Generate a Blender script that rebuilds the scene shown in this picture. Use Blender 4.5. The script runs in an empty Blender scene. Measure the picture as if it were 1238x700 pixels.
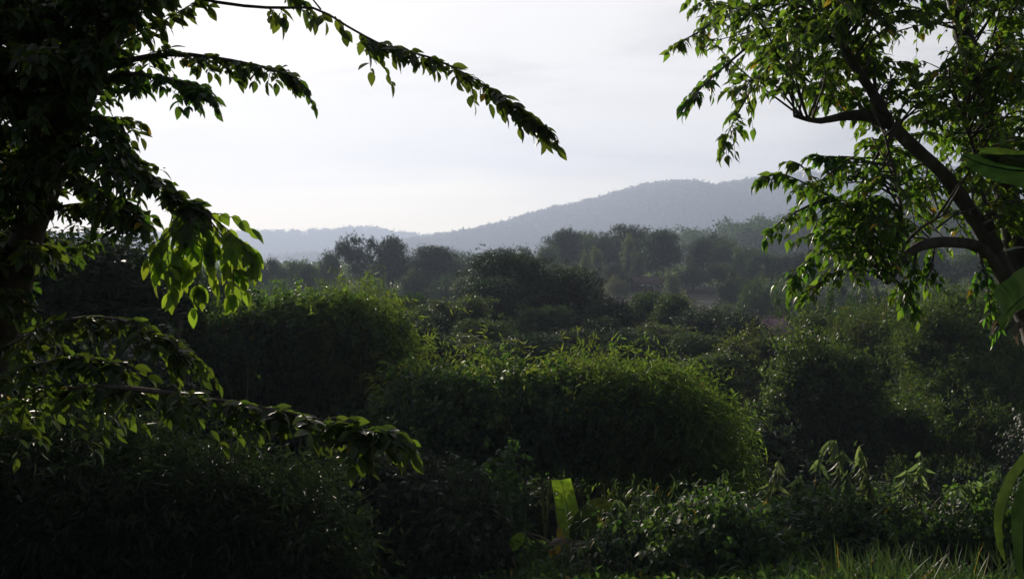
import bpy, math, random
import numpy as np
from mathutils import Vector

PI = math.pi
F = 1327.0                      # focal length in photo pixels
CX, CY = 619.0, 350.0
scene = bpy.context.scene
COL = scene.collection
rs = np.random.RandomState

def P(u, v, d):
    """a point seen at photo pixel (u, v), d metres in front of the viewpoint"""
    return np.array([(u - CX) / F * d, d, (CY - v) / F * d])

# ---------------------------------------------------------------- terrain
_GY = [-80, 0, 6, 12, 25, 45, 70, 110, 150, 195, 240, 330, 450, 600, 900, 1500, 4000]
_GZ = [-1.7, -1.7, -2.5, -3.5, -5.6, -8.0, -8.8, -7.2, -3.6, 0.5, 2.0, 5, 9, 10, 9, 14, 20]
def ground_h(x, y):
    x = np.asarray(x, float); y = np.asarray(y, float)
    z = np.interp(y, _GY, _GZ)
    z = z + 18 * np.exp(-(((x - 165) / 80) ** 2 + ((y - 450) / 100) ** 2))
    z = z + 0.25 * np.sin(x * 0.21 + 1.3) * np.sin(y * 0.17) + 0.12 * np.sin(x * 0.7 + y * 0.45)
    z = z + np.clip((np.abs(x) - 0.5 * y - 10) / 60, 0, 1) * np.clip(y / 60, 0, 1) * 2.0
    return z

# ---------------------------------------------------------------- object helpers
def link(o): COL.objects.link(o); return o
def thing(name, label, cat, loc=(0, 0, 0), group=None):
    o = link(bpy.data.objects.new(name, None))
    o.location = Vector([float(c) for c in loc]); o.empty_display_size = 0.3
    o['label'] = label; o['category'] = cat
    if group: o['group'] = group
    return o
def tag(o, label, cat, group=None):
    o['label'] = label; o['category'] = cat
    if group: o['group'] = group
    return o

class MB:
    """gathers vertices and polygons; build() links them as ONE mesh object"""
    def __init__(s): s.v = []; s.lv = []; s.lc = []; s.n = 0; s.mi = []
    def raw(s, verts, faces, mi=0):
        verts = np.asarray(verts, float).reshape(-1, 3)
        for f in faces:
            s.lv.append(np.asarray(f, np.int32) + s.n); s.lc.append(np.array([len(f)], np.int32))
        s.mi.append(np.full(len(faces), mi, np.int32))
        s.v.append(verts); s.n += len(verts)
    def inst(s, tmpl, pos, ax, nrm, scale, mi=0):
        """copies of a leaf template; tmpl=(verts, faces); ax, nrm, pos: (N,3); scale (N,) or (N,3)"""
        T, faces = tmpl
        pos = np.asarray(pos, float); N = len(pos)
        if N == 0: return
        ax = np.asarray(ax, float); ax = ax / (np.linalg.norm(ax, axis=1, keepdims=True) + 1e-9)
        x = np.cross(ax, np.asarray(nrm, float)); ln = np.linalg.norm(x, axis=1, keepdims=True)
        x = np.where(ln < 1e-4, np.array([[1.0, 0, 0]]), x / (ln + 1e-9))
        n = np.cross(x, ax)
        sc = np.asarray(scale, float)
        if sc.ndim == 1: sc = np.repeat(sc[:, None], 3, 1)
        V = (pos[:, None, :] + T[None, :, 0, None] * sc[:, None, 0:1] * x[:, None, :]
             + T[None, :, 1, None] * sc[:, None, 1:2] * ax[:, None, :]
             + T[None, :, 2, None] * sc[:, None, 2:3] * n[:, None, :]).reshape(-1, 3)
        k = len(T)
        off = (np.arange(N, dtype=np.int64) * k + s.n)
        lv1 = np.concatenate([np.asarray(f, np.int64) for f in faces])
        lc1 = np.array([len(f) for f in faces], np.int32)
        s.lv.append((off[:, None] + lv1[None, :]).reshape(-1).astype(np.int32))
        s.lc.append(np.tile(lc1, N))
        s.mi.append(np.full(N * len(faces), mi, np.int32))
        s.v.append(V); s.n += len(V)
    def tube(s, pts, rad, seg=8, rough=0.0, seed=0, mi=0):
        pts = np.asarray(pts, float); m = len(pts)
        rad = np.asarray(rad, float) * np.ones(m)
        t = np.gradient(pts, axis=0); t /= (np.linalg.norm(t, axis=1, keepdims=True) + 1e-9)
        ref = np.array([0.31, 0.2, 0.93]) if abs(t[0][2]) < 0.8 else np.array([0.9, 0.3, 0.1])
        V = []; r = rs(seed)
        x = np.cross(t[0], ref); x /= np.linalg.norm(x)
        ph = r.rand(4) * 6
        for i in range(m):
            x = x - t[i] * np.dot(x, t[i]); x /= (np.linalg.norm(x) + 1e-9)
            y = np.cross(t[i], x)
            a = np.arange(seg) / seg * 2 * PI
            rr = rad[i] * (1 + rough * (np.sin(2 * a + ph[0] + i * 0.5) + np.sin(3 * a + ph[1] - i * 0.9) + r.randn(seg) * 0.6))
            V.append(pts[i] + rr[:, None] * (np.cos(a)[:, None] * x + np.sin(a)[:, None] * y))
        V = np.concatenate(V + [pts[-1:]], 0)
        faces = []
        for i in range(m - 1):
            for j in range(seg):
                k = (j + 1) % seg
                faces.append((i * seg + j, i * seg + k, (i + 1) * seg + k, (i + 1) * seg + j))
        for j in range(seg): faces.append(((m - 1) * seg + j, (m - 1) * seg + (j + 1) % seg, m * seg))
        s.raw(V, faces, mi)
    def build(s, name, mats, parent=None, smooth=False, origin=None):
        me = bpy.data.meshes.new(name)
        V = np.concatenate(s.v, 0); lv = np.concatenate(s.lv).astype(np.int32); lc = np.concatenate(s.lc).astype(np.int32)
        if origin is not None: V = V - np.asarray(origin, float)
        me.vertices.add(len(V)); me.loops.add(len(lv)); me.polygons.add(len(lc))
        me.vertices.foreach_set('co', V.astype(np.float32).ravel())
        me.loops.foreach_set('vertex_index', lv)
        me.polygons.foreach_set('loop_start', np.concatenate([[0], np.cumsum(lc)[:-1]]).astype(np.int32))
        me.polygons.foreach_set('loop_total', lc)
        if not isinstance(mats, (list, tuple)): mats = [mats]
        for m in mats: me.materials.append(m)
        if len(mats) > 1: me.polygons.foreach_set('material_index', np.concatenate(s.mi).astype(np.int32))
        if smooth: me.polygons.foreach_set('use_smooth', np.ones(len(lc), bool))
        me.update(calc_edges=True); me.validate()
        o = link(bpy.data.objects.new(name, me))
        if parent is not None: o.parent = parent
        return o

def world_loc(o):
    p = Vector((0, 0, 0))
    while o is not None: p = p + o.location; o = o.parent
    return np.array(p)

def spline(ctrl, n=24):
    c = np.asarray(ctrl, float); m = len(c)
    if m == 2:
        t = np.linspace(0, 1, n)[:, None]; return c[0] * (1 - t) + c[1] * t
    e = np.concatenate([[2 * c[0] - c[1]], c, [2 * c[-1] - c[-2]]], 0)
    out = []
    for T in np.linspace(0, m - 1 - 1e-6, n):
        i = int(T); t = T - i
        p0, p1, p2, p3 = e[i], e[i + 1], e[i + 2], e[i + 3]
        out.append(0.5 * ((2 * p1) + (-p0 + p2) * t + (2 * p0 - 5 * p1 + 4 * p2 - p3) * t * t + (-p0 + 3 * p1 - 3 * p2 + p3) * t ** 3))
    return np.array(out)

def unit(v):
    v = np.asarray(v, float); return v / (np.linalg.norm(v, axis=-1, keepdims=True) + 1e-9)

def noise3(p, seed=0):
    """cheap smooth noise in -1..1 (sum of rotated sines)"""
    r = rs(seed); out = 0
    for k in range(5):
        w = unit(r.randn(3)) * (1 + 0.6 * k); ph = r.rand() * 6.28
        w2 = unit(r.randn(3)) * (0.7 + 0.5 * k); ph2 = r.rand() * 6.28
        out = out + np.sin(p @ w + ph) * np.sin(p @ w2 + ph2) / (1 + 0.4 * k)
    return out / 1.9

# ---------------------------------------------------------------- leaf templates  (x width, y length, z normal)
def leaf_tmpl(ws, ys, fold=0.18, droop=0.25, wave=0.0):
    """midrib with two half-blades; ws half-widths at stations ys (first and last are points)"""
    V = []; fa = []
    n = len(ys)
    for i in range(n): V.append((0, ys[i], -droop * ys[i] ** 2))
    L = {}; R = {}
    for i in range(1, n - 1):
        zz = -droop * ys[i] ** 2 + fold * ws[i] + wave * (1 if i % 2 else -1)
        L[i] = len(V); V.append((-ws[i], ys[i], zz))
        R[i] = len(V); V.append((ws[i], ys[i], zz))
    for i in range(n - 1):
        j = i + 1
        if i == 0: fa += [(0, R[1], 1), (0, 1, L[1])]
        elif j == n - 1: fa += [(i, R[i], j), (i, j, L[i])]
        else: fa += [(i, R[i], R[j], j), (i, j, L[j], L[i])]
    return np.array(V, float), fa
OVATE = leaf_tmpl([0, .17, .25, .22, .11, 0], [0, .14, .38, .62, .84, 1.0], 0.25, 0.22)
ACUMIN = leaf_tmpl([0, .20, .25, .16, .05, 0], [0, .15, .36, .62, .84, 1.0], 0.3, 0.3)
LANCE = leaf_tmpl([0, .075, .07, 0], [0, .22, .6, 1.0], 0.3, 0.35)
WIDELANCE = leaf_tmpl([0, .11, .10, 0], [0, .25, .6, 1.0], 0.3, 0.3)
HEART = (np.array([(0, .08, 0), (0, .5, -.04), (0, 1, -.2), (-.3, -.02, .02), (-.45, .28, .03), (-.28, .65, -.03), (.3, -.02, .02), (.45, .28, .03), (.28, .65, -.03)], float),
         [(0, 3, 4, 1), (1, 4, 5), (1, 5, 2), (0, 1, 7, 6), (1, 8, 7), (1, 2, 8)])
DIAMOND = (np.array([(0, 0, 0), (-.27, .42, .06), (0, 1, -.12), (.27, .42, .06)], float), [(0, 3, 2), (0, 2, 1)])
SLIM = (np.array([(0, 0, 0), (-.08, .35, .02), (0, 1, -.22), (.08, .35, .02)], float), [(0, 3, 2), (0, 2, 1)])

# ---------------------------------------------------------------- materials
def new_mat(name):
    m = bpy.data.materials.new(name); m.use_nodes = True
    nt = m.node_tree; nt.nodes.clear(); return m, nt
def N(nt, t, **kw):
    n = nt.nodes.new(t)
    for k, v in kw.items(): setattr(n, k, v)
    return n
def leaf_mat(name, col, trans, mix=0.4, rough=0.42, hue=0.03, val=0.5, dead=0.0, spec=0.5, blotch=0.0):
    m, nt = new_mat(name); L = nt.links.new
    out = N(nt, 'ShaderNodeOutputMaterial'); mx = N(nt, 'ShaderNodeMixShader'); mx.inputs[0].default_value = mix
    pr = N(nt, 'ShaderNodeBsdfPrincipled'); pr.inputs['Roughness'].default_value = rough
    pr.inputs['Specular IOR Level'].default_value = spec
    tr = N(nt, 'ShaderNodeBsdfTranslucent')
    geo = N(nt, 'ShaderNodeNewGeometry'); oi = N(nt, 'ShaderNodeObjectInfo')
    # per-leaf and per-plant variation
    ma = N(nt, 'ShaderNodeMapRange'); ma.inputs['To Min'].default_value = 1 - val; ma.inputs['To Max'].default_value = 1 + val
    L(geo.outputs['Random Per Island'], ma.inputs['Value'])
    mb = N(nt, 'ShaderNodeMapRange'); mb.inputs['To Min'].default_value = 0.5 - hue; mb.inputs['To Max'].default_value = 0.5 + hue * 0.6
    mul = N(nt, 'ShaderNodeMath', operation='MULTIPLY'); mul.inputs[1].default_value = 7.31
    fr = N(nt, 'ShaderNodeMath', operation='FRACT')
    L(geo.outputs['Random Per Island'], mul.inputs[0]); L(mul.outputs[0], fr.inputs[0]); L(fr.outputs[0], mb.inputs['Value'])
    mc = N(nt, 'ShaderNodeMapRange'); mc.inputs['To Min'].default_value = -0.018; mc.inputs['To Max'].default_value = 0.018
    L(oi.outputs['Random'], mc.inputs['Value'])
    ad = N(nt, 'ShaderNodeMath', operation='ADD'); L(mb.outputs[0], ad.inputs[0]); L(mc.outputs[0], ad.inputs[1])
    for c, tgt in ((col, pr.inputs['Base Color']), (trans, tr.inputs['Color'])):
        hs = N(nt, 'ShaderNodeHueSaturation'); hs.inputs['Color'].default_value = (*c, 1)
        L(ad.outputs[0], hs.inputs['Hue']); L(ma.outputs[0], hs.inputs['Value'])
        src = hs.outputs[0]
        if dead > 0:
            gt = N(nt, 'ShaderNodeMath', operation='LESS_THAN'); gt.inputs[1].default_value = dead
            m3 = N(nt, 'ShaderNodeMath', operation='MULTIPLY'); m3.inputs[1].default_value = 23.7
            f3 = N(nt, 'ShaderNodeMath', operation='FRACT')
            L(geo.outputs['Random Per Island'], m3.inputs[0]); L(m3.outputs[0], f3.inputs[0]); L(f3.outputs[0], gt.inputs[0])
            mm = N(nt, 'ShaderNodeMix', data_type='RGBA'); L(gt.outputs[0], mm.inputs[0]); L(src, mm.inputs[6])
            mm.inputs[7].default_value = (0.42, 0.30, 0.03, 1); src = mm.outputs[2]
        if blotch:
            tx = N(nt, 'ShaderNodeTexCoord'); nz = N(nt, 'ShaderNodeTexNoise'); nz.inputs['Scale'].default_value = blotch; nz.inputs['Detail'].default_value = 7
            L(tx.outputs['Object'], nz.inputs['Vector']); r1 = N(nt, 'ShaderNodeMapRange'); r1.inputs['From Min'].default_value = .3; r1.inputs['From Max'].default_value = .7
            r1.inputs['To Min'].default_value = .55; r1.inputs['To Max'].default_value = 1.35; L(nz.outputs['Fac'], r1.inputs['Value'])
            vm = N(nt, 'ShaderNodeVectorMath', operation='SCALE'); L(src, vm.inputs[0]); L(r1.outputs[0], vm.inputs['Scale'])
            r2 = N(nt, 'ShaderNodeMapRange'); r2.inputs['From Min'].default_value = .64; r2.inputs['From Max'].default_value = .70; L(nz.outputs['Fac'], r2.inputs['Value'])
            m5 = N(nt, 'ShaderNodeMix', data_type='RGBA'); L(r2.outputs[0], m5.inputs[0]); L(vm.outputs[0], m5.inputs[6]); m5.inputs[7].default_value = (.10, .075, .03, 1); src = m5.outputs[2]
        L(src, tgt)
    L(pr.outputs[0], mx.inputs[1]); L(tr.outputs[0], mx.inputs[2]); L(mx.outputs[0], out.inputs[0])
    return m
def solid_mat(name, c1, c2, scale=6, rough=0.8, bump=0.4, detail=6, stretch=(1, 1, 1), c3=None):
    m, nt = new_mat(name); L = nt.links.new
    out = N(nt, 'ShaderNodeOutputMaterial'); pr = N(nt, 'ShaderNodeBsdfPrincipled'); pr.inputs['Roughness'].default_value = rough
    tc = N(nt, 'ShaderNodeTexCoord'); mp = N(nt, 'ShaderNodeMapping'); mp.inputs['Scale'].default_value = stretch
    L(tc.outputs['Object'], mp.inputs[0])
    no = N(nt, 'ShaderNodeTexNoise'); no.inputs['Scale'].default_value = scale; no.inputs['Detail'].default_value = detail
    L(mp.outputs[0], no.inputs['Vector'])
    cr = N(nt, 'ShaderNodeValToRGB'); cr.color_ramp.elements[0].color = (*c1, 1); cr.color_ramp.elements[1].color = (*c2, 1)
    cr.color_ramp.elements[0].position = 0.35; cr.color_ramp.elements[1].position = 0.68
    if c3:
        e = cr.color_ramp.elements.new(0.76); e.color = (*c3, 1)
    L(no.outputs['Fac'], cr.inputs[0]); L(cr.outputs[0], pr.inputs['Base Color'])
    if bump:
        bp = N(nt, 'ShaderNodeBump'); bp.inputs['Strength'].default_value = bump; bp.inputs['Distance'].default_value = 0.02
        L(no.outputs['Fac'], bp.inputs['Height']); L(bp.outputs[0], pr.inputs['Normal'])
    L(pr.outputs[0], out.inputs[0]); return m

M = {}
M['leaf_left'] = leaf_mat('dark_glossy_leaf', (0.026, 0.050, 0.018), (0.12, 0.22, 0.018), 0.40, 0.47, 0.02, 0.4, 0.006)
M['leaf_right'] = leaf_mat('pointed_leaf', (0.034, 0.070, 0.020), (0.18, 0.35, 0.025), 0.5, 0.40, 0.025, 0.45, 0.012)
M['bamboo'] = leaf_mat('bamboo_leaf', (0.036, 0.068, 0.020), (0.11, 0.19, 0.025), 0.40, 0.5, 0.03, 0.45, 0.004, 0.35)
M['bamboo_lit'] = leaf_mat('lit_bamboo_leaf', (0.048, 0.086, 0.022), (0.20, 0.34, 0.04), 0.48, 0.5, 0.03, 0.45, 0.002, 0.35)  # brighter bamboo copy for sunlit rims and ends, the light painted into its colours
M['leaf_pendant_lit'] = leaf_mat('lit_pendant_leaf', (0.04, 0.075, 0.018), (0.29, 0.47, 0.03), 0.55, 0.45, 0.02, 0.3)  # brighter copy of the tree's leaf, sun from behind painted into the colour
M['bamboo_shaded'] = leaf_mat('shaded_bamboo_leaf', (0.020, 0.036, 0.016), (0.035, 0.065, 0.016), 0.3, 0.6, 0.02, 0.4, 0, 0.25)  # bamboo leaf for the shaded bushes, the shade painted into its colour
M['vine_shaded'] = leaf_mat('shaded_vine_leaf', (0.020, 0.038, 0.018), (0.045, 0.085, 0.02), 0.3, 0.55, 0.02, 0.4, 0, 0.3)  # darkened copy of the vine leaf; shade is put into the colour
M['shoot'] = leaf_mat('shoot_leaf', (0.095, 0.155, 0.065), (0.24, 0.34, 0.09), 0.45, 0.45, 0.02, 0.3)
M['vine'] = leaf_mat('vine_leaf', (0.040, 0.080, 0.028), (0.14, 0.27, 0.035), 0.4, 0.54, 0.025, 0.45, 0.003, 0.25)
M['bush'] = leaf_mat('bush_leaf', (0.045, 0.078, 0.024), (0.14, 0.22, 0.03), 0.36, 0.5, 0.03, 0.5, 0, 0.25)
M['tree'] = leaf_mat('tree_leaf', (0.042, 0.088, 0.026), (0.085, 0.17, 0.03), 0.34, 0.55, 0.03, 0.5, 0, 0.25)
M['dark_tree'] = leaf_mat('evergreen_leaf', (0.024, 0.054, 0.019), (0.04, 0.09, 0.02), 0.28, 0.55, 0.03, 0.5, 0, 0.25)
M['pale_tree'] = leaf_mat('pale_leaf', (0.080, 0.115, 0.040), (0.16, 0.22, 0.05), 0.4, 0.5, 0.02, 0.35)
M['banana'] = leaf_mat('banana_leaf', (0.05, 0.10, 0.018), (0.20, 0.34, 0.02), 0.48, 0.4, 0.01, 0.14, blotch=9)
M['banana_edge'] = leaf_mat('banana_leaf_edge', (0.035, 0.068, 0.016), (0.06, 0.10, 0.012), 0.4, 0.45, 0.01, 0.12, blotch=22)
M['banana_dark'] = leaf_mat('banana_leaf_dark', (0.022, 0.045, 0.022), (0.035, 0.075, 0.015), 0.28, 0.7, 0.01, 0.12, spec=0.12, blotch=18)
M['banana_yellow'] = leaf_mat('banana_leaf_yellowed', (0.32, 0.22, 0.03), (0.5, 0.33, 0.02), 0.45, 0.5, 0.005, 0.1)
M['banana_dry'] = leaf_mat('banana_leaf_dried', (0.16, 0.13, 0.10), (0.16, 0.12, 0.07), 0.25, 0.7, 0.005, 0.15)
M['grass'] = leaf_mat('grass_blade', (0.034, 0.066, 0.028), (0.08, 0.14, 0.03), 0.35, 0.5, 0.03, 0.45, 0.02)
M['forest'] = leaf_mat('ridge_forest_leaf', (0.045, 0.062, 0.028), (0.06, 0.08, 0.02), 0.2, 0.6, 0.03, 0.5)
M['bark_dark'] = solid_mat('bark_dark', (0.045, 0.035, 0.027), (0.10, 0.082, 0.065), 14, 0.9, 0.7, 8, (1, 1, 0.35))
M['bark_lichen'] = solid_mat('bark_lichen', (0.042, 0.038, 0.033), (0.10, 0.09, 0.08), 9, 0.9, 0.7, 8, (1, 1, 0.6), (0.30, 0.29, 0.26))
M['bark_grey'] = solid_mat('bark_grey', (0.10, 0.09, 0.075), (0.22, 0.20, 0.17), 3, 0.9, 0.3)
M['culm'] = solid_mat('bamboo_culm', (0.10, 0.13, 0.04), (0.22, 0.22, 0.09), 3, 0.5, 0.1, 3, (1, 1, .3))
M['stalk'] = solid_mat('vine_stalk', (0.10, 0.11, 0.05), (0.20, 0.17, 0.09), 10, 0.7, 0.2)
M['stem'] = solid_mat('banana_stem', (0.10, 0.11, 0.045), (0.20, 0.17, 0.08), 6, 0.6, 0.3, 4, (1, 1, .2))
# ---------------------------------------------------------------- camera, sky, sun, air
SUN_AZ = math.atan2(165 - CX, F)             # negative: left of the view axis
SUN_EL = math.radians(16)
cam = bpy.data.cameras.new('camera'); cam_o = link(bpy.data.objects.new('camera', cam))
cam_o.location = (0, 0, 0); cam_o.rotation_euler = (PI / 2, 0, 0)
cam.sensor_width = 36; cam.lens = 36 * F / 1238; cam.clip_start = 0.05; cam.clip_end = 9000
scene.camera = cam_o

w = bpy.data.worlds.new('World'); scene.world = w; w.use_nodes = True
nt = w.node_tree; nt.nodes.clear(); L = nt.links.new
wo = N(nt, 'ShaderNodeOutputWorld'); bg = N(nt, 'ShaderNodeBackground'); bg.inputs['Strength'].default_value = 0.075
sky = N(nt, 'ShaderNodeTexSky', sky_type='NISHITA', sun_disc=False)
sky.sun_elevation = SUN_EL; sky.sun_rotation = SUN_AZ; sky.air_density = 1.0; sky.dust_density = 1.0; sky.ozone_density = 1.5
# a thin sheet of stratus: grey-white bands over the clear sky, open towards the horizon
tc = N(nt, 'ShaderNodeTexCoord'); mp = N(nt, 'ShaderNodeMapping'); mp.inputs['Scale'].default_value = (1.3, 1.3, 9.0)
mp.inputs['Rotation'].default_value = (0.10, 0.16, 0.3)
L(tc.outputs['Generated'], mp.inputs[0])
no = N(nt, 'ShaderNodeTexNoise'); no.inputs['Scale'].default_value = 1.1; no.inputs['Detail'].default_value = 5; no.inputs['Distortion'].default_value = 0.5
L(mp.outputs[0], no.inputs['Vector'])
sx = N(nt, 'ShaderNodeSeparateXYZ'); L(tc.outputs['Generated'], sx.inputs[0])
lo = N(nt, 'ShaderNodeMapRange', interpolation_type='SMOOTHSTEP'); lo.inputs['From Min'].default_value = -0.06; lo.inputs['From Max'].default_value = 0.06
zz = N(nt, 'ShaderNodeMath', operation='MULTIPLY_ADD'); zz.inputs[1].default_value = 0.09
zs = N(nt, 'ShaderNodeMath', operation='ADD'); L(sx.outputs['Z'], zs.inputs[1]); zz.inputs[2].default_value = -0.045
L(no.outputs['Fac'], zz.inputs[0]); L(zz.outputs[0], zs.inputs[0]); L(zs.outputs[0], lo.inputs['Value'])
cm = N(nt, 'ShaderNodeMapRange'); cm.inputs['From Min'].default_value = 0.30; cm.inputs['From Max'].default_value = 0.72
cm.inputs['To Min'].default_value = 0.82; cm.inputs['To Max'].default_value = 0.97
L(no.outputs['Fac'], cm.inputs['Value'])
mu = N(nt, 'ShaderNodeMath', operation='MULTIPLY'); L(cm.outputs[0], mu.inputs[0]); L(lo.outputs[0], mu.inputs[1])
# the sheet brightens towards the sun behind it
nv = N(nt, 'ShaderNodeVectorMath', operation='DOT_PRODUCT')
sdir = (math.sin(SUN_AZ) * math.cos(SUN_EL), math.cos(SUN_AZ) * math.cos(SUN_EL), math.sin(SUN_EL))
nv.inputs[1].default_value = sdir
L(tc.outputs['Generated'], nv.inputs[0])
gl = N(nt, 'ShaderNodeMapRange', interpolation_type='SMOOTHERSTEP'); gl.inputs['From Min'].default_value = 0.45; gl.inputs['From Max'].default_value = 0.95
n2 = N(nt, 'ShaderNodeTexNoise'); n2.inputs['Scale'].default_value = 2.4; n2.inputs['Detail'].default_value = 6; n2.inputs['Distortion'].default_value = 0.8; L(mp.outputs[0], n2.inputs['Vector'])
nm = N(nt, 'ShaderNodeMath', operation='MULTIPLY_ADD'); nm.inputs[1].default_value = 0.62; nm.inputs[2].default_value = -0.33; L(n2.outputs['Fac'], nm.inputs[0])
na = N(nt, 'ShaderNodeMath', operation='ADD'); L(nv.outputs['Value'], na.inputs[0]); L(nm.outputs[0], na.inputs[1])
L(na.outputs[0], gl.inputs['Value'])
cc = N(nt, 'ShaderNodeMix', data_type='RGBA'); L(gl.outputs[0], cc.inputs[0])
CLOUD_FAR = (1.15, 1.2, 1.42); CLOUD_SUN = (13.6, 13.0, 12.4)  # cloud out of view is darkened through CLOUD_FAR to dim the foreground foliage
cc.inputs[6].default_value = (*CLOUD_FAR, 1); cc.inputs[7].default_value = (*CLOUD_SUN, 1)
cmix = N(nt, 'ShaderNodeMix', data_type='RGBA'); L(mu.outputs[0], cmix.inputs[0]); L(sky.outputs[0], cmix.inputs[6])
# thinner, brighter cloud low over the hills
hb = N(nt, 'ShaderNodeMapRange', interpolation_type='SMOOTHSTEP'); hb.inputs['From Min'].default_value = 0.065; hb.inputs['From Max'].default_value = 0.125
hb.inputs['To Min'].default_value = 2.0; hb.inputs['To Max'].default_value = 1.0; L(zs.outputs[0], hb.inputs['Value'])
hs_ = N(nt, 'ShaderNodeVectorMath', operation='MULTIPLY'); L(cc.outputs[2], hs_.inputs[0])
hc = N(nt, 'ShaderNodeCombineXYZ'); L(hb.outputs[0], hc.inputs[0]); hg = N(nt, 'ShaderNodeMath', operation='POWER'); hg.inputs[1].default_value = 0.82; L(hb.outputs[0], hg.inputs[0]); L(hg.outputs[0], hc.inputs[1]); hc_b = N(nt, 'ShaderNodeMath', operation='POWER'); hc_b.inputs[1].default_value = 0.35
L(hb.outputs[0], hc_b.inputs[0]); L(hc_b.outputs[0], hc.inputs[2]); L(hc.outputs[0], hs_.inputs[1]); L(hs_.outputs[0], cmix.inputs[7])
L(cmix.outputs[2], bg.inputs['Color']); L(bg.outputs[0], wo.inputs[0])

sun = bpy.data.lights.new('sun', 'SUN'); sun.energy = 5.0; sun.angle = math.radians(0.55); sun.color = (1.0, 0.88, 0.72)
so = link(bpy.data.objects.new('sun', sun)); so.location = (-60, 200, 120)
so.rotation_euler = Vector((-sdir[0], -sdir[1], -sdir[2])).to_track_quat('-Z', 'Y').to_euler()

scene.view_settings.view_transform = 'Standard'; scene.view_settings.look = 'None'
scene.view_settings.exposure = 0.2; scene.view_settings.gamma = 1; scene.view_settings.use_curve_mapping = False
cy = scene.cycles
cy.use_denoising = True; cy.max_bounces = 6; cy.diffuse_bounces = 3; cy.glossy_bounces = 2; cy.transmission_bounces = 3
cy.volume_bounces = 0; cy.transparent_max_bounces = 4; cy.sample_clamp_indirect = 4; cy.use_adaptive_sampling = True; cy.adaptive_threshold = 0.015
cy.caustics_reflective = False; cy.caustics_refractive = False

HAZE_D = 0.00047
m, hnt = new_mat('haze_air')
ho = N(hnt, 'ShaderNodeOutputMaterial'); hv = N(hnt, 'ShaderNodeVolumePrincipled')
hv.inputs['Color'].default_value = (0.60, 0.725, 1.0, 1); hv.inputs['Density'].default_value = HAZE_D; hv.inputs['Anisotropy'].default_value = 0.35
hnt.links.new(hv.outputs[0], ho.inputs['Volume'])
b = MB(); X, Y0, Y1, Z0, Z1 = 2900, -70, 3750, -13.5, 300
b.raw([(-X, Y0, Z0), (X, Y0, Z0), (X, Y1, Z0), (-X, Y1, Z0), (-X, Y0, Z1), (X, Y0, Z1), (X, Y1, Z1), (-X, Y1, Z1)],
      [(3, 2, 1, 0), (4, 5, 6, 7), (0, 1, 5, 4), (1, 2, 6, 5), (2, 3, 7, 6), (3, 0, 4, 7)])
hz = b.build('haze', m); hz['kind'] = 'stuff'

# ---------------------------------------------------------------- ground and hills
def grid(xs, ys, hf):
    Xg, Yg = np.meshgrid(xs, ys); Zg = hf(Xg, Yg)
    V = np.stack([Xg, Yg, Zg], -1).reshape(-1, 3); nx = len(xs)
    fa = [(j * nx + i, j * nx + i + 1, (j + 1) * nx + i + 1, (j + 1) * nx + i) for j in range(len(ys) - 1) for i in range(nx - 1)]
    return V, fa
M['soil'] = solid_mat('valley_floor', (0.030, 0.036, 0.016), (0.075, 0.070, 0.036), 0.8, 0.95, 0.6, 10)
M['hill'] = solid_mat('hill_floor', (0.035, 0.045, 0.022), (0.06, 0.065, 0.035), 0.05, 0.95, 0.0, 8)
k = np.linspace(-1, 1, 121); xs = np.sign(k) * (np.abs(k) ** 2.6) * 2800
ys = np.concatenate([np.linspace(-60, 40, 60), 40 + (np.linspace(0, 1, 90)[1:] ** 2.0) * 3550])
b = MB(); b.raw(*grid(xs, ys, ground_h)); g = b.build('ground', M['soil'], smooth=True); g['kind'] = 'structure'

def ridge(name, prof, d, half, seed, lo):
    pu = np.array([p[0] for p in prof], float); pv = np.array([p[1] for p in prof], float)
    def hf(x, y):
        u = CX + x / d * F
        top = (CY - np.interp(u, pu, pv)) / F * d - 8
        q = np.clip(1 - np.abs(y - d) / half, 0, 1); q = q * q * (3 - 2 * q)
        p = np.stack([x / 160, y / 160, 0 * x], -1)
        gul = noise3(p, seed) * 0.16 * (1 - q) * q * 4
        return lo + (top - lo) * np.clip(q + gul, 0, 1.0)
    V, fa = grid(np.linspace(-2700, 2700, 221), np.linspace(d - half, d + half, 61), hf)
    b = MB(); b.raw(V, fa); o = b.build(name, M['hill'], smooth=True); o['kind'] = 'structure'
    return hf
near_prof = [(-400, 330), (300, 318), (440, 304), (500, 292), (540, 285), (570, 281), (600, 273), (640, 262), (670, 254), (700, 247), (740, 237), (780, 226), (805, 223),
             (830, 222), (860, 227), (880, 224), (905, 219), (960, 214), (1040, 208), (1238, 204), (1700, 230)]
far_prof = [(-700, 300), (-100, 290), (200, 283), (300, 282), (350, 281), (400, 280), (425, 277), (445, 276), (465, 280), (495, 285), (540, 287), (620, 292), (1500, 300)]
h_near = ridge('hill', near_prof, 2300, 760, 3, 6)
h_far = ridge('hill.001', far_prof, 3050, 550, 8, 6)

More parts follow.
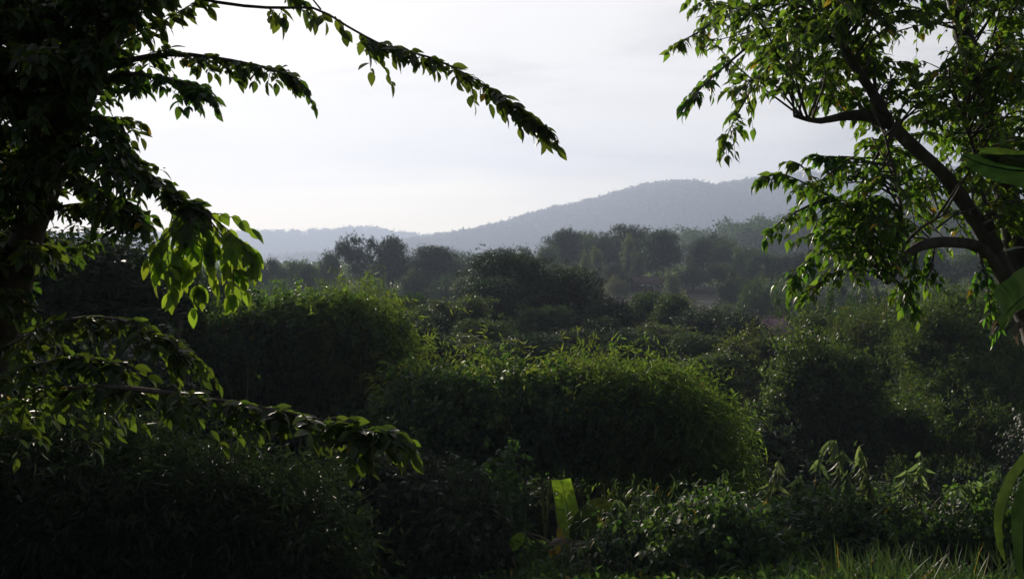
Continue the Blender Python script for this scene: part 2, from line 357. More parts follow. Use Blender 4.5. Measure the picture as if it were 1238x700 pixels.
def forest(name, hf, d, half, n, seed, size, front=0.75, mat='forest', q=42):
    """the wood on a far hillside: one mass of crowns, each a clump of leafy tufts"""
    r = rs(seed)
    y = d - half * (r.rand(n) ** 0.8) * front; y[: n // 5] = d + (r.rand(n // 5) - 0.6) * 30
    x = (r.rand(n) * 1.5 - 0.75) * d * 0.95
    z = hf(x, y); s = size * (0.6 + 0.7 * r.rand(n))
    c = np.stack([x, y, z + s * 0.28], -1)
    dirs = unit(r.randn(n, q, 3)); rad = (0.65 + 0.4 * r.rand(n, q, 1))
    pos = c[:, None] + dirs * rad * np.stack([s * 0.62, s * 0.62, s * 0.55], -1)[:, None]
    nrm = unit(dirs + 0.5 * r.randn(n, q, 3)); ax = unit(np.cross(nrm, r.randn(n, q, 3)))
    b = MB(); b.inst(DIAMOND, pos.reshape(-1, 3), ax.reshape(-1, 3), nrm.reshape(-1, 3), (np.repeat(s, q) * (0.28 + 0.16 * r.rand(n * q))))
    o = b.build(name, M[mat]); o['kind'] = 'stuff'
    return o
forest('forest', h_near, 2300, 760, 11000, 11, 15)
forest('forest.001', h_far, 3050, 550, 5000, 12, 17, 0.6)
# ---------------------------------------------------------------- plants: shared builders
UP = np.array([0, 0, 1.0])
class Leaves:
    def __init__(s): s.p = []; s.a = []; s.n = []; s.s = []
    def add(s, p, a, n, sc): s.p.append(p); s.a.append(a); s.n.append(n); s.s.append(sc)
    def into(s, mb, tmpl, mi=0):
        if s.p: mb.inst(tmpl, np.array(s.p), np.array(s.a), np.array(s.n), np.array(s.s), mi)

def twig(mb, lv, p, d, length, n, leaf, r, droop=0.35, hang=0.55, thick=0.004, face=0.0):
    """one leafy twig: alternate leaves that hang to both sides, a last one at the tip"""
    k = max(4, n // 2 + 2); t = np.linspace(0, 1, k)[:, None]
    pts = p + d * length * t + np.array([0, 0, -1.0]) * droop * length * t ** 2
    mb.tube(pts, np.linspace(thick, thick * 0.4, k), 3, mi=1)
    side = np.cross(d, UP); side = side / (np.linalg.norm(side) + 1e-6); hang = hang * (0.35 + 0.9 * r.rand())
    for i in range(n):
        q = (i + 0.6 + 0.3 * r.rand()) / n
        pos = p + d * length * q + np.array([0, 0, -1.0]) * droop * length * q * q
        sg = 1 if i % 2 else -1
        a = d * (0.35 + 0.4 * r.rand()) + side * sg * (0.45 + 0.5 * r.rand()) - UP * (hang * (0.5 + 0.8 * r.rand())) + r.randn(3) * 0.16
        nn = UP * 0.8 + side * sg * 0.45 + r.randn(3) * 0.35 + np.array([0, -face, 0])
        sc = leaf * (0.5 + 0.65 * r.rand()); lv.add(pos, a, nn, (sc * (0.85 + .3 * r.rand()), sc, sc))
    e = pts[-1]; lv.add(e, d * 0.6 - UP * (0.5 + 0.4 * r.rand()), UP + r.randn(3) * 0.4, (leaf, leaf, leaf))

def leafy_branch(mb, lv, ctrl, r0, r1, leaf, space, tl, r, start=0.25, n=7, droop=0.4, hang=0.6, spread=1.0, seg=6, face=0.0):
    L_ = np.sum(np.linalg.norm(np.diff(np.asarray(ctrl, float), axis=0), axis=1))
    m = max(8, int(L_ / 0.12)); pts = spline(ctrl, m)
    mb.tube(pts, np.linspace(r0, r1, m), seg, 0.06, r.randint(9999), mi=1)
    tg = unit(np.gradient(pts, axis=0)); cnt = max(2, int(L_ * (1 - start) / space))
    for i in range(cnt):
        f = start + (1 - start) * (i + r.rand()) / cnt; x = f * (m - 1); j = min(int(x), m - 2)
        p = pts[j] + (pts[j + 1] - pts[j]) * (x - j); t = tg[j]
        s = np.cross(t, UP); s = s / (np.linalg.norm(s) + 1e-6); sg = 1 if r.rand() < 0.5 else -1
        d = unit(t * (0.35 + 0.6 * r.rand()) + s * sg * spread * (0.25 + 0.9 * r.rand()) + UP * (r.rand() * 0.9 - 0.38))
        twig(mb, lv, p, d, tl * (0.4 + 0.8 * r.rand() + (0.7 if r.rand() < .18 else 0)) * (1 - 0.55 * f), max(3, int(n * (0.6 + 0.7 * r.rand()))), leaf, r, droop, hang, face=face)
    twig(mb, lv, pts[-1], tg[-1], tl * 0.5, max(4, n - 3), leaf, r, droop, hang, face=face)

def in_poly(u, v, poly):
    c = False; n = len(poly); j = n - 1
    for i in range(n):
        (a, b_), (c_, d_) = poly[i], poly[j]
        if (b_ > v) != (d_ > v) and u < (c_ - a) * (v - b_) / (d_ - b_ + 1e-9) + a: c = not c
        j = i
    return c
def sample_poly(poly, r):
    us = [p[0] for p in poly]; vs = [p[1] for p in poly]
    while True:
        u = min(us) + (max(us) - min(us)) * r.rand(); v = min(vs) + (max(vs) - min(vs)) * r.rand()
        if in_poly(u, v, poly): return u, v

def blob(mb, ells, n, tmpl, size, mode, seed, k=7, spray=0.35, amp=0.28, freq=1.6, fill=0.25, inner=0.6):
    """foliage over a set of ellipsoids ((cx,cy,cz),(rx,ry,rz)): n sprays of k leaves near the noisy surface, bigger leaves inside"""
    r = rs(seed); E = [(np.array(c, float), np.array(a, float)) for c, a in ells]
    wgt = np.array([(a[0] * a[1] + a[1] * a[2] + a[0] * a[2]) for c, a in E]); wgt = wgt / wgt.sum()
    idx = r.choice(len(E), n, p=wgt); C = np.array([e[0] for e in E])[idx]; A = np.array([e[1] for e in E])[idx]
    dr = unit(r.randn(n, 3)); dep = np.minimum(r.exponential(fill, n), 0.85)
    base = C + dr * A
    fac = (1 + amp * noise3(base * freq / max(size * 6, 0.5), seed + 1) + 0.5 * amp * noise3(base * freq * 2.7 / max(size * 6, 0.5), seed + 2)) * (1 - dep)
    pos = C + dr * A * fac[:, None]; nrm = unit(dr / A)
    # sprays gather into tufts, each standing out from the surface by its own amount
    nt_ = max(12, n // 11); ti = r.randint(0, nt_, n); sel = r.choice(n, nt_, replace=nt_ > n)
    mv = r.rand(n) < 0.72; lift = (r.rand(nt_) ** 2) * (0.42 if mode == 'bamboo' else 0.30) - 0.08
    tp = C[sel] + (pos[sel] - C[sel]) * (1 + lift * (1 if amp > .15 else .3))[:, None]
    pos = np.where(mv[:, None], tp[ti] + r.randn(n, 3) * size * 1.5 - dr * 0, pos); nrm = np.where(mv[:, None], nrm[sel][ti], nrm); C = np.where(mv[:, None], C[sel][ti], C)
    keep = np.ones(n, bool)
    for c, a in E:
        q = (((pos - c) / a) ** 2).sum(1); keep &= ~((q < 0.36) & (r.rand(n) < 0.8) & (np.abs(C - c).sum(1) > 1e-6))
    pos, nrm = pos[keep], nrm[keep]; n = len(pos)
    if mode == 'bamboo': tw = unit(0.85 * nrm + 0.5 * r.randn(n, 3) + np.array([0, 0, 0.05]))
    elif mode == 'vine': tw = unit(0.35 * nrm + 0.5 * r.randn(n, 3) + np.array([0, 0, -0.75]))
    else: tw = unit(0.8 * nrm + 0.7 * r.randn(n, 3) + np.array([0, 0, 0.15]))
    f = (np.arange(k)[None, :] + r.rand(n, k)) / k
    pp = pos[:, None] + tw[:, None] * (f * spray * size * 6)[..., None] + r.randn(n, k, 3) * size * 0.35
    pp[..., 2] -= (f ** 2) * spray * size * (2.2 if mode == 'bamboo' else 0.8)
    if mode == 'bamboo':
        ax = tw[:, None] * 0.8 + r.randn(n, k, 3) * 0.45 + np.array([0, 0, -0.45]); nn = np.array([0, 0, 1.0]) + r.randn(n, k, 3) * 0.6
    elif mode == 'vine':
        ax = np.array([0, 0, -0.9]) + 0.5 * nrm[:, None] + r.randn(n, k, 3) * 0.4; nn = nrm[:, None] + np.array([0, 0, 0.5]) + r.randn(n, k, 3) * 0.35
    else:
        ax = tw[:, None] * 0.5 + r.randn(n, k, 3) * 0.7 + np.array([0, 0, -0.2]); nn = nrm[:, None] * 0.6 + np.array([0, 0, 0.7]) + r.randn(n, k, 3) * 0.5
    sc = size * (0.6 + 0.7 * r.rand(n, k))
    mb.inst(tmpl, pp.reshape(-1, 3), ax.reshape(-1, 3), nn.reshape(-1, 3), sc.reshape(-1))
    # inner foliage keeps the mass from being see-through
    ni = max(80, int(n * inner)); idx = r.choice(len(E), ni, p=wgt); C = np.array([e[0] for e in E])[idx]; A = np.array([e[1] for e in E])[idx]
    pi_ = C + unit(r.randn(ni, 3)) * A * (0.66 * r.rand(ni, 1) ** 0.6)
    mb.inst(DIAMOND, pi_, r.randn(ni, 3) + np.array([0, 0, -0.4]), r.randn(ni, 3) + 0.01, size * (1.5 + 1.3 * r.rand(ni)))

def ell(u, v, d, ru, rv, rd):
    return (P(u, v, d), (ru / F * d, rd, rv / F * d))

# ---------------------------------------------------------------- the big tree at the left (its trunk leans up out of the picture)
def left_tree():
    r = rs(21); base = P(-70, 900, 7.3); base[2] = ground_h(base[0], base[1]) - 0.1
    t = thing('broadleaf_tree', 'dark leaning broadleaf tree whose longest branch reaches far out across the bright sky', 'tree', base)
    og = base
    trunk = [base, P(-40, 620, 7.3), P(-5, 420, 7.25), P(45, 250, 7.2), P(92, 125, 7.1), P(150, 10, 7.0), P(215, -130, 6.9), P(260, -300, 6.8)]
    mb = MB(); pts = spline(trunk, 60); mb.tube(pts, np.linspace(0.135, 0.07, 60), 12, 0.06, 5)
    f2 = spline([P(45, 250, 7.2), P(55, 160, 7.5), P(30, 60, 7.9), P(10, -80, 8.2)], 20); mb.tube(f2, np.linspace(0.085, 0.05, 20), 9, 0.06, 7)
    f3 = spline([P(-5, 420, 7.25), P(-60, 300, 7.7), P(-120, 120, 8.3)], 20); mb.tube(f3, np.linspace(0.085, 0.05, 20), 9, 0.06, 8)
    tr = mb.build('trunk', M['bark_dark'], t, True, og)
    spec = [  # control points (u, v, depth), radii, leaf, spacing, twig length, start, leaves per twig
        ([(170, -30, 7.0), (230, -4, 6.9), (300, 8, 6.8), (350, 10, 6.7), (385, 12, 6.6), (430, 38, 6.5), (470, 58, 6.45), (515, 68, 6.4), (560, 88, 6.35), (605, 116, 6.3), (638, 141, 6.25), (660, 156, 6.2)], .011, .003, .092, .036, .19, .46, 8),
        ([(112, 90, 7.1), (160, 72, 6.9), (215, 66, 6.8), (270, 72, 6.7), (320, 82, 6.6), (352, 92, 6.55)], .022, .004, .085, .036, .21, .1, 9),
        ([(100, 120, 7.1), (140, 92, 6.8), (185, 92, 6.5), (225, 102, 6.3), (250, 112, 6.2)], .018, .004, .085, .036, .21, .1, 9),
        ([(80, 150, 7.1), (120, 160, 6.7), (160, 195, 6.4), (195, 222, 6.2), (218, 240, 6.12), (236, 252, 6.05)], .020, .004, .09, .03, .16, .1, 7),
        ([(60, 200, 7.1), (100, 215, 6.6), (140, 240, 6.3), (165, 262, 6.1)], .018, .004, .09, .04, .17, .1, 7),
        ([(-30, 500, 7.2), (10, 490, 6.7), (60, 474, 6.2), (110, 468, 5.8), (180, 472, 5.5), (250, 482, 5.3), (320, 494, 5.2), (390, 508, 5.1), (436, 519, 5.05), (458, 524, 5.0)], .022, .004, .088, .034, .25, .06, 11),
        ([(-30, 450, 7.2), (0, 425, 6.7), (35, 405, 6.4), (80, 388, 6.2), (125, 384, 6.1), (170, 396, 6.0), (205, 412, 5.95), (224, 428, 5.9)], .018, .004, .088, .036, .24, .05, 10),
        ([(-40, 480, 7.0), (0, 455, 6.3), (50, 440, 6.0), (95, 432, 5.9), (140, 440, 5.8)], .014, .004, .088, .045, .24, .1, 10),
        ([(-30, 420, 7.3), (-10, 380, 7.0), (10, 350, 6.8), (35, 370, 6.7)], .014, .004, .088, .05, .22, .1, 9),
        ([(150, 0, 7.0), (190, -25, 6.9), (250, -30, 6.8), (320, -22, 6.7), (350, -12, 6.7)], .018, .004, .105, .05, .17, .1, 6),
    ]
    for i, (c, a, b_, lf, sp, tl, st, n) in enumerate(spec):
        mb = MB(); lv = Leaves()
        leafy_branch(mb, lv, [P(*q) for q in c], a, b_, lf, sp, tl, r, st, n, 0.55, 0.5, 1.0, 6, .3)
        if i == 0:   # sparse leaves on the bare stretch
            for (u, v, d) in ((325, 10, 6.75), (330, 12, 6.75), (338, 10, 6.7), (388, 14, 6.6), (405, 20, 6.55), (372, 10, 6.65)):
                twig(mb, lv, P(u, v, d), unit(np.array([.4, r.randn() * .4, -.5])), 0.08, 4, .10, r)
            mb.tube(spline([P(388, 12, 6.6), P(380, 2, 6.6), P(372, -8, 6.6)], 6), np.linspace(.006, .004, 6), 4, mi=1)
        lv.into(mb, OVATE)
        mb.build('branch', [M['leaf_left'], M['bark_dark']], t, False, og)
    # the big pendant spray that catches the sun from behind
    mb = MB(); lv = Leaves()
    for c in ([(225, 246, 6.1), (240, 265, 6.0), (246, 300, 5.95), (238, 345, 5.9)], [(225, 246, 6.1), (215, 262, 6.0), (205, 285, 5.9), (196, 310, 5.9)], [(236, 252, 6.05), (258, 264, 6.0), (282, 284, 5.95), (296, 300, 5.9)], [(250, 262, 6.02), (268, 285, 6.0), (280, 310, 5.95), (282, 330, 5.9)],
              [(225, 246, 6.1), (232, 270, 5.95), (225, 300, 5.9), (215, 330, 5.9)]):
        leafy_branch(mb, lv, [P(*q) for q in c], .005, .002, .108, .052, .17, r, 0.15, 7, 0.5, 0.9, 0.8, 5, 1.6)
    lv.into(mb, OVATE); o = mb.build('branch', [M['leaf_pendant_lit'], M['bark_dark']], t, False, og); o['label'] = 'pendant spray of bright green leaves lit from behind'
    # the dense crown round the trunk
    poly = [(-140, -120), (-140, 350), (-30, 350), (15, 335), (50, 318), (80, 330), (100, 300), (130, 270), (165, 265), (190, 240), (165, 205), (140, 175), (125, 150), (128, 125), (165, 110), (185, 85), (165, 55), (180, 30), (215, 10), (300, -20), (300, -120)]
    sk = np.concatenate([pts[18:], f2, f3])
    mb = MB(); lv = Leaves(); mb2 = MB(); lv2 = Leaves()
    for i in range(215):
        u, v = sample_poly(poly, r); d = 6.0 + 2.6 * r.rand()
        if u > 125 and v > 185: d = 5.9 + .5 * r.rand()
        e = P(u, v, d)
        q = sk + np.array([0, 0, 0.15]); j = np.argmin(((q - e) ** 2).sum(1)); s = sk[max(0, j - r.randint(0, 6))]
        if np.linalg.norm(e - s) < 0.25: e = s + unit(r.randn(3)) * 0.5
        mid = (s + e) / 2 + np.array([0, 0, 0.1]) + r.randn(3) * 0.07; e = e - np.array([0, 0, .03])
        m_, l_ = (mb, lv) if i % 2 else (mb2, lv2)
        leafy_branch(m_, l_, [s, mid, e], .010, .003, .086, .045, .18, r, 0.2, 7, 0.4, 0.5, 1.0, 5)
    lv.into(mb, OVATE); lv2.into(mb2, OVATE)
    mb.build('crown', [M['leaf_left'], M['bark_dark']], t, False, og); mb2.build('crown', [M['leaf_left'], M['bark_dark']], t, False, og)
left_tree()

# ---------------------------------------------------------------- the forked tree at the right
def right_tree():
    r = rs(44); base = P(1375, 800, 8.2); base[2] = ground_h(base[0], base[1]) - 0.1
    t = thing('forked_tree', 'forked tree with lichen-grey limbs and pointed drooping leaves, filling the upper right of the view', 'tree', base)
    og = base
    limbs = [([base, P(1320, 600, 8.2), P(1262, 425, 8.2), P(1222, 345, 8.2), P(1185, 275, 8.15), P(1150, 222, 8.1), P(1110, 182, 8.0), P(1078, 152, 7.95), P(1058, 118, 7.9), P(1040, 90, 7.85), P(1020, 55, 7.8), P(1010, 0, 7.8)], .17, .045),
             ([P(1262, 430, 8.2), P(1243, 360, 8.4), P(1225, 270, 8.5), P(1208, 190, 8.6), P(1188, 110, 8.6), P(1165, 40, 8.6), P(1140, -60, 8.6)], .115, .06),
             ([P(1072, 149, 7.95), P(1050, 141, 7.9), P(1028, 140, 7.85), P(1005, 144, 7.8), P(985, 146, 7.75), P(960, 140, 7.7)], .05, .012),
             ([P(1213, 335, 8.2), P(1185, 300, 8.0), P(1150, 293, 7.8), P(1115, 297, 7.6), P(1092, 312, 7.5), P(1078, 334, 7.45), P(1070, 342, 7.45)], .048, .022),
             ([P(1075, 338, 7.45), P(1084, 300, 7.4), P(1090, 260, 7.4), P(1083, 215, 7.4), P(1070, 165, 7.4)], .018, .008),
             ([P(1090, 312, 7.5), P(1095, 295, 7.5), P(1115, 275, 7.5), P(1150, 255, 7.5)], .014, .006),
             ([P(1210, 300, 8.3), P(1192, 250, 8.0), P(1180, 190, 7.9), P(1160, 130, 7.8)], .022, .010)]
    mb = MB(); sk = []
    for i, (c, a, b_) in enumerate(limbs):
        n = 50 if i < 2 else 24; pts = spline(c, n); tp = np.linspace(a, b_, n)
        if i == 0: tp = np.interp(np.arange(n), [0, 8, 13, 18, 30, n - 1], [.17, .12, .076, .057, .045, .022])
        mb.tube(pts, tp, 12 if i < 4 else 7, 0.055, i + 3)
        sk.append(pts[int(n * (.45 if i < 2 else .3)):])
        if i not in (0,): pass
    mb.build('trunk', M['bark_lichen'], t, True, og)
    sk = np.concatenate(sk)
    LIMB = [((1222, 345), (1150, 222)), ((1150, 222), (1078, 152)), ((1078, 152), (1040, 90)), ((1072, 149), (1000, 144)), ((1210, 335), (1150, 293)), ((1150, 293), (1080, 335))]
    def seg_d(u, v, a, b_):
        a = np.array(a, float); w_ = np.array(b_, float) - a; q = np.array([u, v]) - a; f = np.clip(q @ w_ / (w_ @ w_), 0, 1); return np.linalg.norm(q - f * w_)
    def fill(name, poly, n, dr, seed, leaf=.095, cr=None, reach=1.3, tl=.2, nl=7, parts=1):
        r = rs(seed); out = [(MB(), Leaves()) for _ in range(parts)]
        for i in range(n):
            u, v = sample_poly(poly, r); d = dr[0] + (dr[1] - dr[0]) * r.rand(); e = P(u, v, d)
            j = np.argmin((((sk - e) * np.array([1, .7, 1.0])) ** 2).sum(1) + (sk[:, 2] > e[2] + .4) * .4); s = sk[max(0, j - r.randint(0, 5))]
            if d < 8.2 and min(seg_d(u, v, a_, b_) for a_, b_ in LIMB) < 46: d = 8.35 + 1.2 * r.rand(); e = P(u, v, d)
            dd = np.linalg.norm(e - s)
            if dd < 0.2: e = s + unit(r.randn(3)) * 0.4
            if dd > reach: s = s + (e - s) * (1 - reach / dd) * 0.9
            mid = (s + e) / 2 + np.array([0, 0, 0.13 * dd]) + r.randn(3) * 0.06
            m_, l_ = out[i % parts]
            leafy_branch(m_, l_, [s, mid, e], .009, .003, leaf, .075, tl, r, 0.25, nl, 0.5, 0.7, 1.0, 5)
        for m_, l_ in out:
            l_.into(m_, ACUMIN); m_.build(name, [M['leaf_right'], M['bark_lichen']], t, False, og)
    upper = [(850, -90), (838, 0), (850, 40), (858, 90), (880, 140), (905, 125), (940, 110), (965, 125), (1000, 150), (1030, 178), (1060, 190), (1110, 165), (1150, 190), (1260, 200), (1330, 150), (1330, -90)]
    fill('crown', upper, 215, (6.6, 9.6), 51, .082, parts=2)
    low = [(955, 222), (1000, 205), (1050, 190), (1100, 190), (1130, 215), (1165, 250), (1190, 290), (1120, 290), (1090, 300), (1060, 325), (1030, 330), (1000, 318), (985, 300), (960, 285), (975, 250)]
    fill('crown', low, 60, (6.7, 8.2), 52, .078, None, .9, .17, 6)
    fill('crown', [(1130, 180), (1238, 180), (1300, 330), (1200, 300), (1170, 240)], 26, (8.0, 9.4), 53, .078, None, .9)
    spec = [([(870, 20, 7.4), (850, 36, 7.2), (832, 46, 7.1), (818, 52, 7.05)], 5), ([(900, 60, 7.3), (872, 84, 7.1), (850, 104, 7.0), (834, 122, 6.95)], 6),
            ([(930, 80, 7.3), (905, 115, 7.1), (888, 145, 7.0), (876, 172, 6.95)], 6), ([(1075, 200, 7.5), (1030, 192, 7.3), (1005, 190, 7.2), (988, 188, 7.2)], 7),
            ([(1070, 290, 7.4), (1020, 248, 7.2), (985, 228, 7.1), (950, 212, 7.0), (925, 214, 6.95)], 6), ([(1000, 240, 7.15), (975, 250, 7.0), (950, 264, 6.95), (935, 276, 6.9)], 6),
            ([(1050, 300, 7.3), (1010, 300, 7.0), (985, 310, 6.9), (965, 326, 6.85), (958, 342, 6.85)], 6), ([(985, 228, 7.1), (978, 212, 7.05), (968, 200, 7.0), (960, 196, 7.0)], 6),
            ([(1060, 320, 7.4), (1025, 325, 7.1), (1000, 335, 7.0), (978, 352, 6.95)], 6),
            ([(1110, 298, 7.6), (1105, 320, 7.45), (1100, 345, 7.4), (1104, 368, 7.4)], 7), ([(1078, 336, 7.45), (1090, 345, 7.4), (1098, 360, 7.35), (1104, 372, 7.3)], 6),
            ([(1180, 298, 8.0), (1188, 320, 7.8), (1194, 345, 7.7), (1197, 372, 7.7), (1199, 392, 7.7)], 7), ([(1130, 295, 7.7), (1128, 315, 7.6), (1122, 335, 7.5)], 6)]
    for c, n in spec:
        mb = MB(); lv = Leaves()
        leafy_branch(mb, lv, [P(*q) for q in c], .009, .003, .082, .042, .14, r, 0.15, n, 0.5, 0.7)
        lv.into(mb, ACUMIN); mb.build('branch', [M['leaf_right'], M['bark_lichen']], t, False, og)
right_tree()

# ---------------------------------------------------------------- banana plants
def banana_blade(mb, ctrl, wid, fold=0.25, droopside=0.3, seed=0, tear=0.25, n=26, taper=(0.45, 0.9, 1, 1, .9, .65, .15), side=None, mi=0, rib=True):
    r = rs(seed); pts = spline(ctrl, n); tg = unit(np.gradient(pts, axis=0))
    W = np.interp(np.linspace(0, 1, n), np.linspace(0, 1, len(taper)), taper) * wid
    sd = []
    for i in range(n):
        s = np.cross(tg[i], UP) if side is None else np.asarray(side, float) - tg[i] * np.dot(tg[i], side)
        sd.append(unit(s))
    sd = np.array(sd)
    for sg in (-1, 1):
        i = 0
        while i < n - 1:                                    # torn along the veins into strips
            ln = r.randint(2, 7) if tear > 0 else n; j = min(n - 1, i + ln)
            lift = r.randn() * 0.12 * tear; V = []; m = 5
            for a in range(i, j + 1):
                q = a + (0.12 if (a == j and j < n - 1 and r.rand() < tear * 2) else 0) * -1
                nr = np.cross(sd[a], tg[a])
                for b_ in range(m):
                    w_ = b_ / (m - 1)
                    gap = 0.03 * wid * tear * w_ * (1 if a == i else -1 if a == j else 0)
                    V.append(pts[a] + sd[a] * sg * W[a] * w_ * math.cos(fold) + nr * (W[a] * (fold * w_ - droopside * w_ * w_ + lift * w_)
                             + 0.006 * wid * math.sin(a * 2.1) * 4 * w_) + tg[a] * (gap + 0.12 * W[a] * w_))
            fa = [(x * m + y, x * m + y + 1, (x + 1) * m + y + 1, (x + 1) * m + y) for x in range(j - i) for y in range(m - 1)]
            mb.raw(np.array(V), fa, mi); i = j
    if rib: mb.tube(pts - 0.004 * np.cross(sd, tg), np.linspace(wid * .07, wid * .02, n), 6, mi=mi)
def banana(parent, name, ctrl, wid, mat, og, **kw):
    mb = MB(); banana_blade(mb, ctrl, wid, **kw); return mb.build(name, M[mat], parent, True, og)

og = P(1330, 1000, 4.2); og[2] = ground_h(og[0], og[1])
t = thing('banana_plant', 'near banana plant at the very right edge, its big leaves overlapping the forked trunk', 'banana plant', og)
mb = MB(); mb.tube(spline([og, P(1326, 700, 4.2), P(1318, 480, 4.2), P(1300, 330, 4.2)], 20), np.linspace(.11, .06, 20), 12, 0.04, 3)
mb.build('stem', M['stem'], t, True, og)
A = P(1300, 330, 4.2)
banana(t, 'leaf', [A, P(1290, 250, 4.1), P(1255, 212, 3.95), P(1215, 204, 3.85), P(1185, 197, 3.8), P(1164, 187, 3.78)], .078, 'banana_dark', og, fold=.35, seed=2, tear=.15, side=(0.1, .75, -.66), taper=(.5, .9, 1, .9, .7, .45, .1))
banana(t, 'leaf', [A, P(1295, 240, 4.0), P(1255, 200, 3.9), P(1222, 192, 3.82), P(1196, 186, 3.78), P(1184, 184, 3.77)], .036, 'banana_edge', og, fold=.5, seed=3, tear=.1, side=(0.1, .6, -.75))  # thin paler blade added as the sunlit fold on the dark leaf's top
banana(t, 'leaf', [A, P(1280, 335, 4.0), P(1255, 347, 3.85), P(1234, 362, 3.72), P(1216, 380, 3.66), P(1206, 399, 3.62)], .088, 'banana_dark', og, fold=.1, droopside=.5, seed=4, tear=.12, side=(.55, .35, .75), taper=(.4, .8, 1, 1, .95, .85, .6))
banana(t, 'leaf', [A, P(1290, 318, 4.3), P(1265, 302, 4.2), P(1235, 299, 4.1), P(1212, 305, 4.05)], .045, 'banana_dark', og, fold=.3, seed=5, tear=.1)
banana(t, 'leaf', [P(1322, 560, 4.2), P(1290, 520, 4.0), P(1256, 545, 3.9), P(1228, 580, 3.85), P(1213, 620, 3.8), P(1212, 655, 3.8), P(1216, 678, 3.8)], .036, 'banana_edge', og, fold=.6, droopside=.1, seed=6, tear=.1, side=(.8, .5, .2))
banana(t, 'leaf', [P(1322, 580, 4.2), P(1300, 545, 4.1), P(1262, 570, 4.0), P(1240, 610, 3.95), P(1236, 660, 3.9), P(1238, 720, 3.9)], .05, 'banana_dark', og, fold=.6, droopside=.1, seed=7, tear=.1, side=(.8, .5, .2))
banana(t, 'dry_leaf', [P(1236, 388, 3.7), P(1232, 392, 3.68), P(1229, 402, 3.67), P(1231, 418, 3.66)], .018, 'banana_dry', og, fold=.5, seed=8, tear=.3, side=(.8, .5, .2))
banana(t, 'dry_leaf', [P(1205, 388, 3.65), P(1202, 394, 3.65), P(1199, 402, 3.65)], .008, 'banana_dry', og, fold=.5, seed=9, tear=.1, side=(.8, .5, .2))

og = P(690, 692, 14.2); og[2] = ground_h(og[0], og[1])
t = thing('banana_plant', 'small banana plant in the clearing with one upright sunlit leaf cut square at its tip', 'banana plant', og)
mb = MB(); mb.tube(spline([og, P(690, 676, 14.2), P(693, 655, 14.2)], 10), np.linspace(.085, .05, 10), 10, 0.04, 3); mb.build('stem', M['stem'], t, True, og)
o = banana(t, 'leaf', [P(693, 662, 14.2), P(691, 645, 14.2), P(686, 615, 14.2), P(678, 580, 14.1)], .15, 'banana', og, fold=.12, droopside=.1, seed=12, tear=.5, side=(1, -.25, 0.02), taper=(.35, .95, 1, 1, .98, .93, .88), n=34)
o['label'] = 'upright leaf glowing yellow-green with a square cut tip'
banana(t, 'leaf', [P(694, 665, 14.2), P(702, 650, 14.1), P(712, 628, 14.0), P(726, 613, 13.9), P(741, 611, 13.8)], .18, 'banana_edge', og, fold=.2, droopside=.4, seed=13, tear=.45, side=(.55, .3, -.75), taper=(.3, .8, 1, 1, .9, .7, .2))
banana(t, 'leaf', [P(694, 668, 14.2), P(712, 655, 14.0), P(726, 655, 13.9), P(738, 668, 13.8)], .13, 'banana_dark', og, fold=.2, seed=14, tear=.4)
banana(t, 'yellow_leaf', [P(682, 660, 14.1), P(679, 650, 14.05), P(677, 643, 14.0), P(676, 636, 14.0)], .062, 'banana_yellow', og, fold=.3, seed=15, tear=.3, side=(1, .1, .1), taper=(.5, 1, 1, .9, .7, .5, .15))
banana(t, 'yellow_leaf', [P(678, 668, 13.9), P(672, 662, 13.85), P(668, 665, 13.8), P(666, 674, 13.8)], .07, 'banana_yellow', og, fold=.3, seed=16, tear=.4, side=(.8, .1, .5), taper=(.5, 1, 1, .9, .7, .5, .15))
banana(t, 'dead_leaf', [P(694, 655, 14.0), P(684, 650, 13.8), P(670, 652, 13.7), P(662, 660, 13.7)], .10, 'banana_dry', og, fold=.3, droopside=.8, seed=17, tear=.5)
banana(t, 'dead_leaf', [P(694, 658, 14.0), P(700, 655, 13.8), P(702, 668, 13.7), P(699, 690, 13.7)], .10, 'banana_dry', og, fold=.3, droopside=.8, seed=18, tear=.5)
og = P(622, 690, 13.6); og[2] = ground_h(og[0], og[1])
t = thing('banana_plant', 'tiny banana sucker with a single bright slanting leaf left of the upright-leaved banana plant', 'banana plant', og)
mb = MB(); mb.tube(spline([og, P(619, 672, 13.6), P(616, 662, 13.6)], 8), np.linspace(.035, .02, 8), 8); mb.build('stem', M['stem'], t, True, og)
banana(t, 'leaf', [P(616, 664, 13.6), P(621, 658, 13.55), P(628, 650, 13.5), P(634, 645, 13.45)], .075, 'banana', og, fold=.2, seed=20, tear=.1, side=(.6, -.2, -.6), taper=(.4, .9, 1, 1, .9, .6, .2))
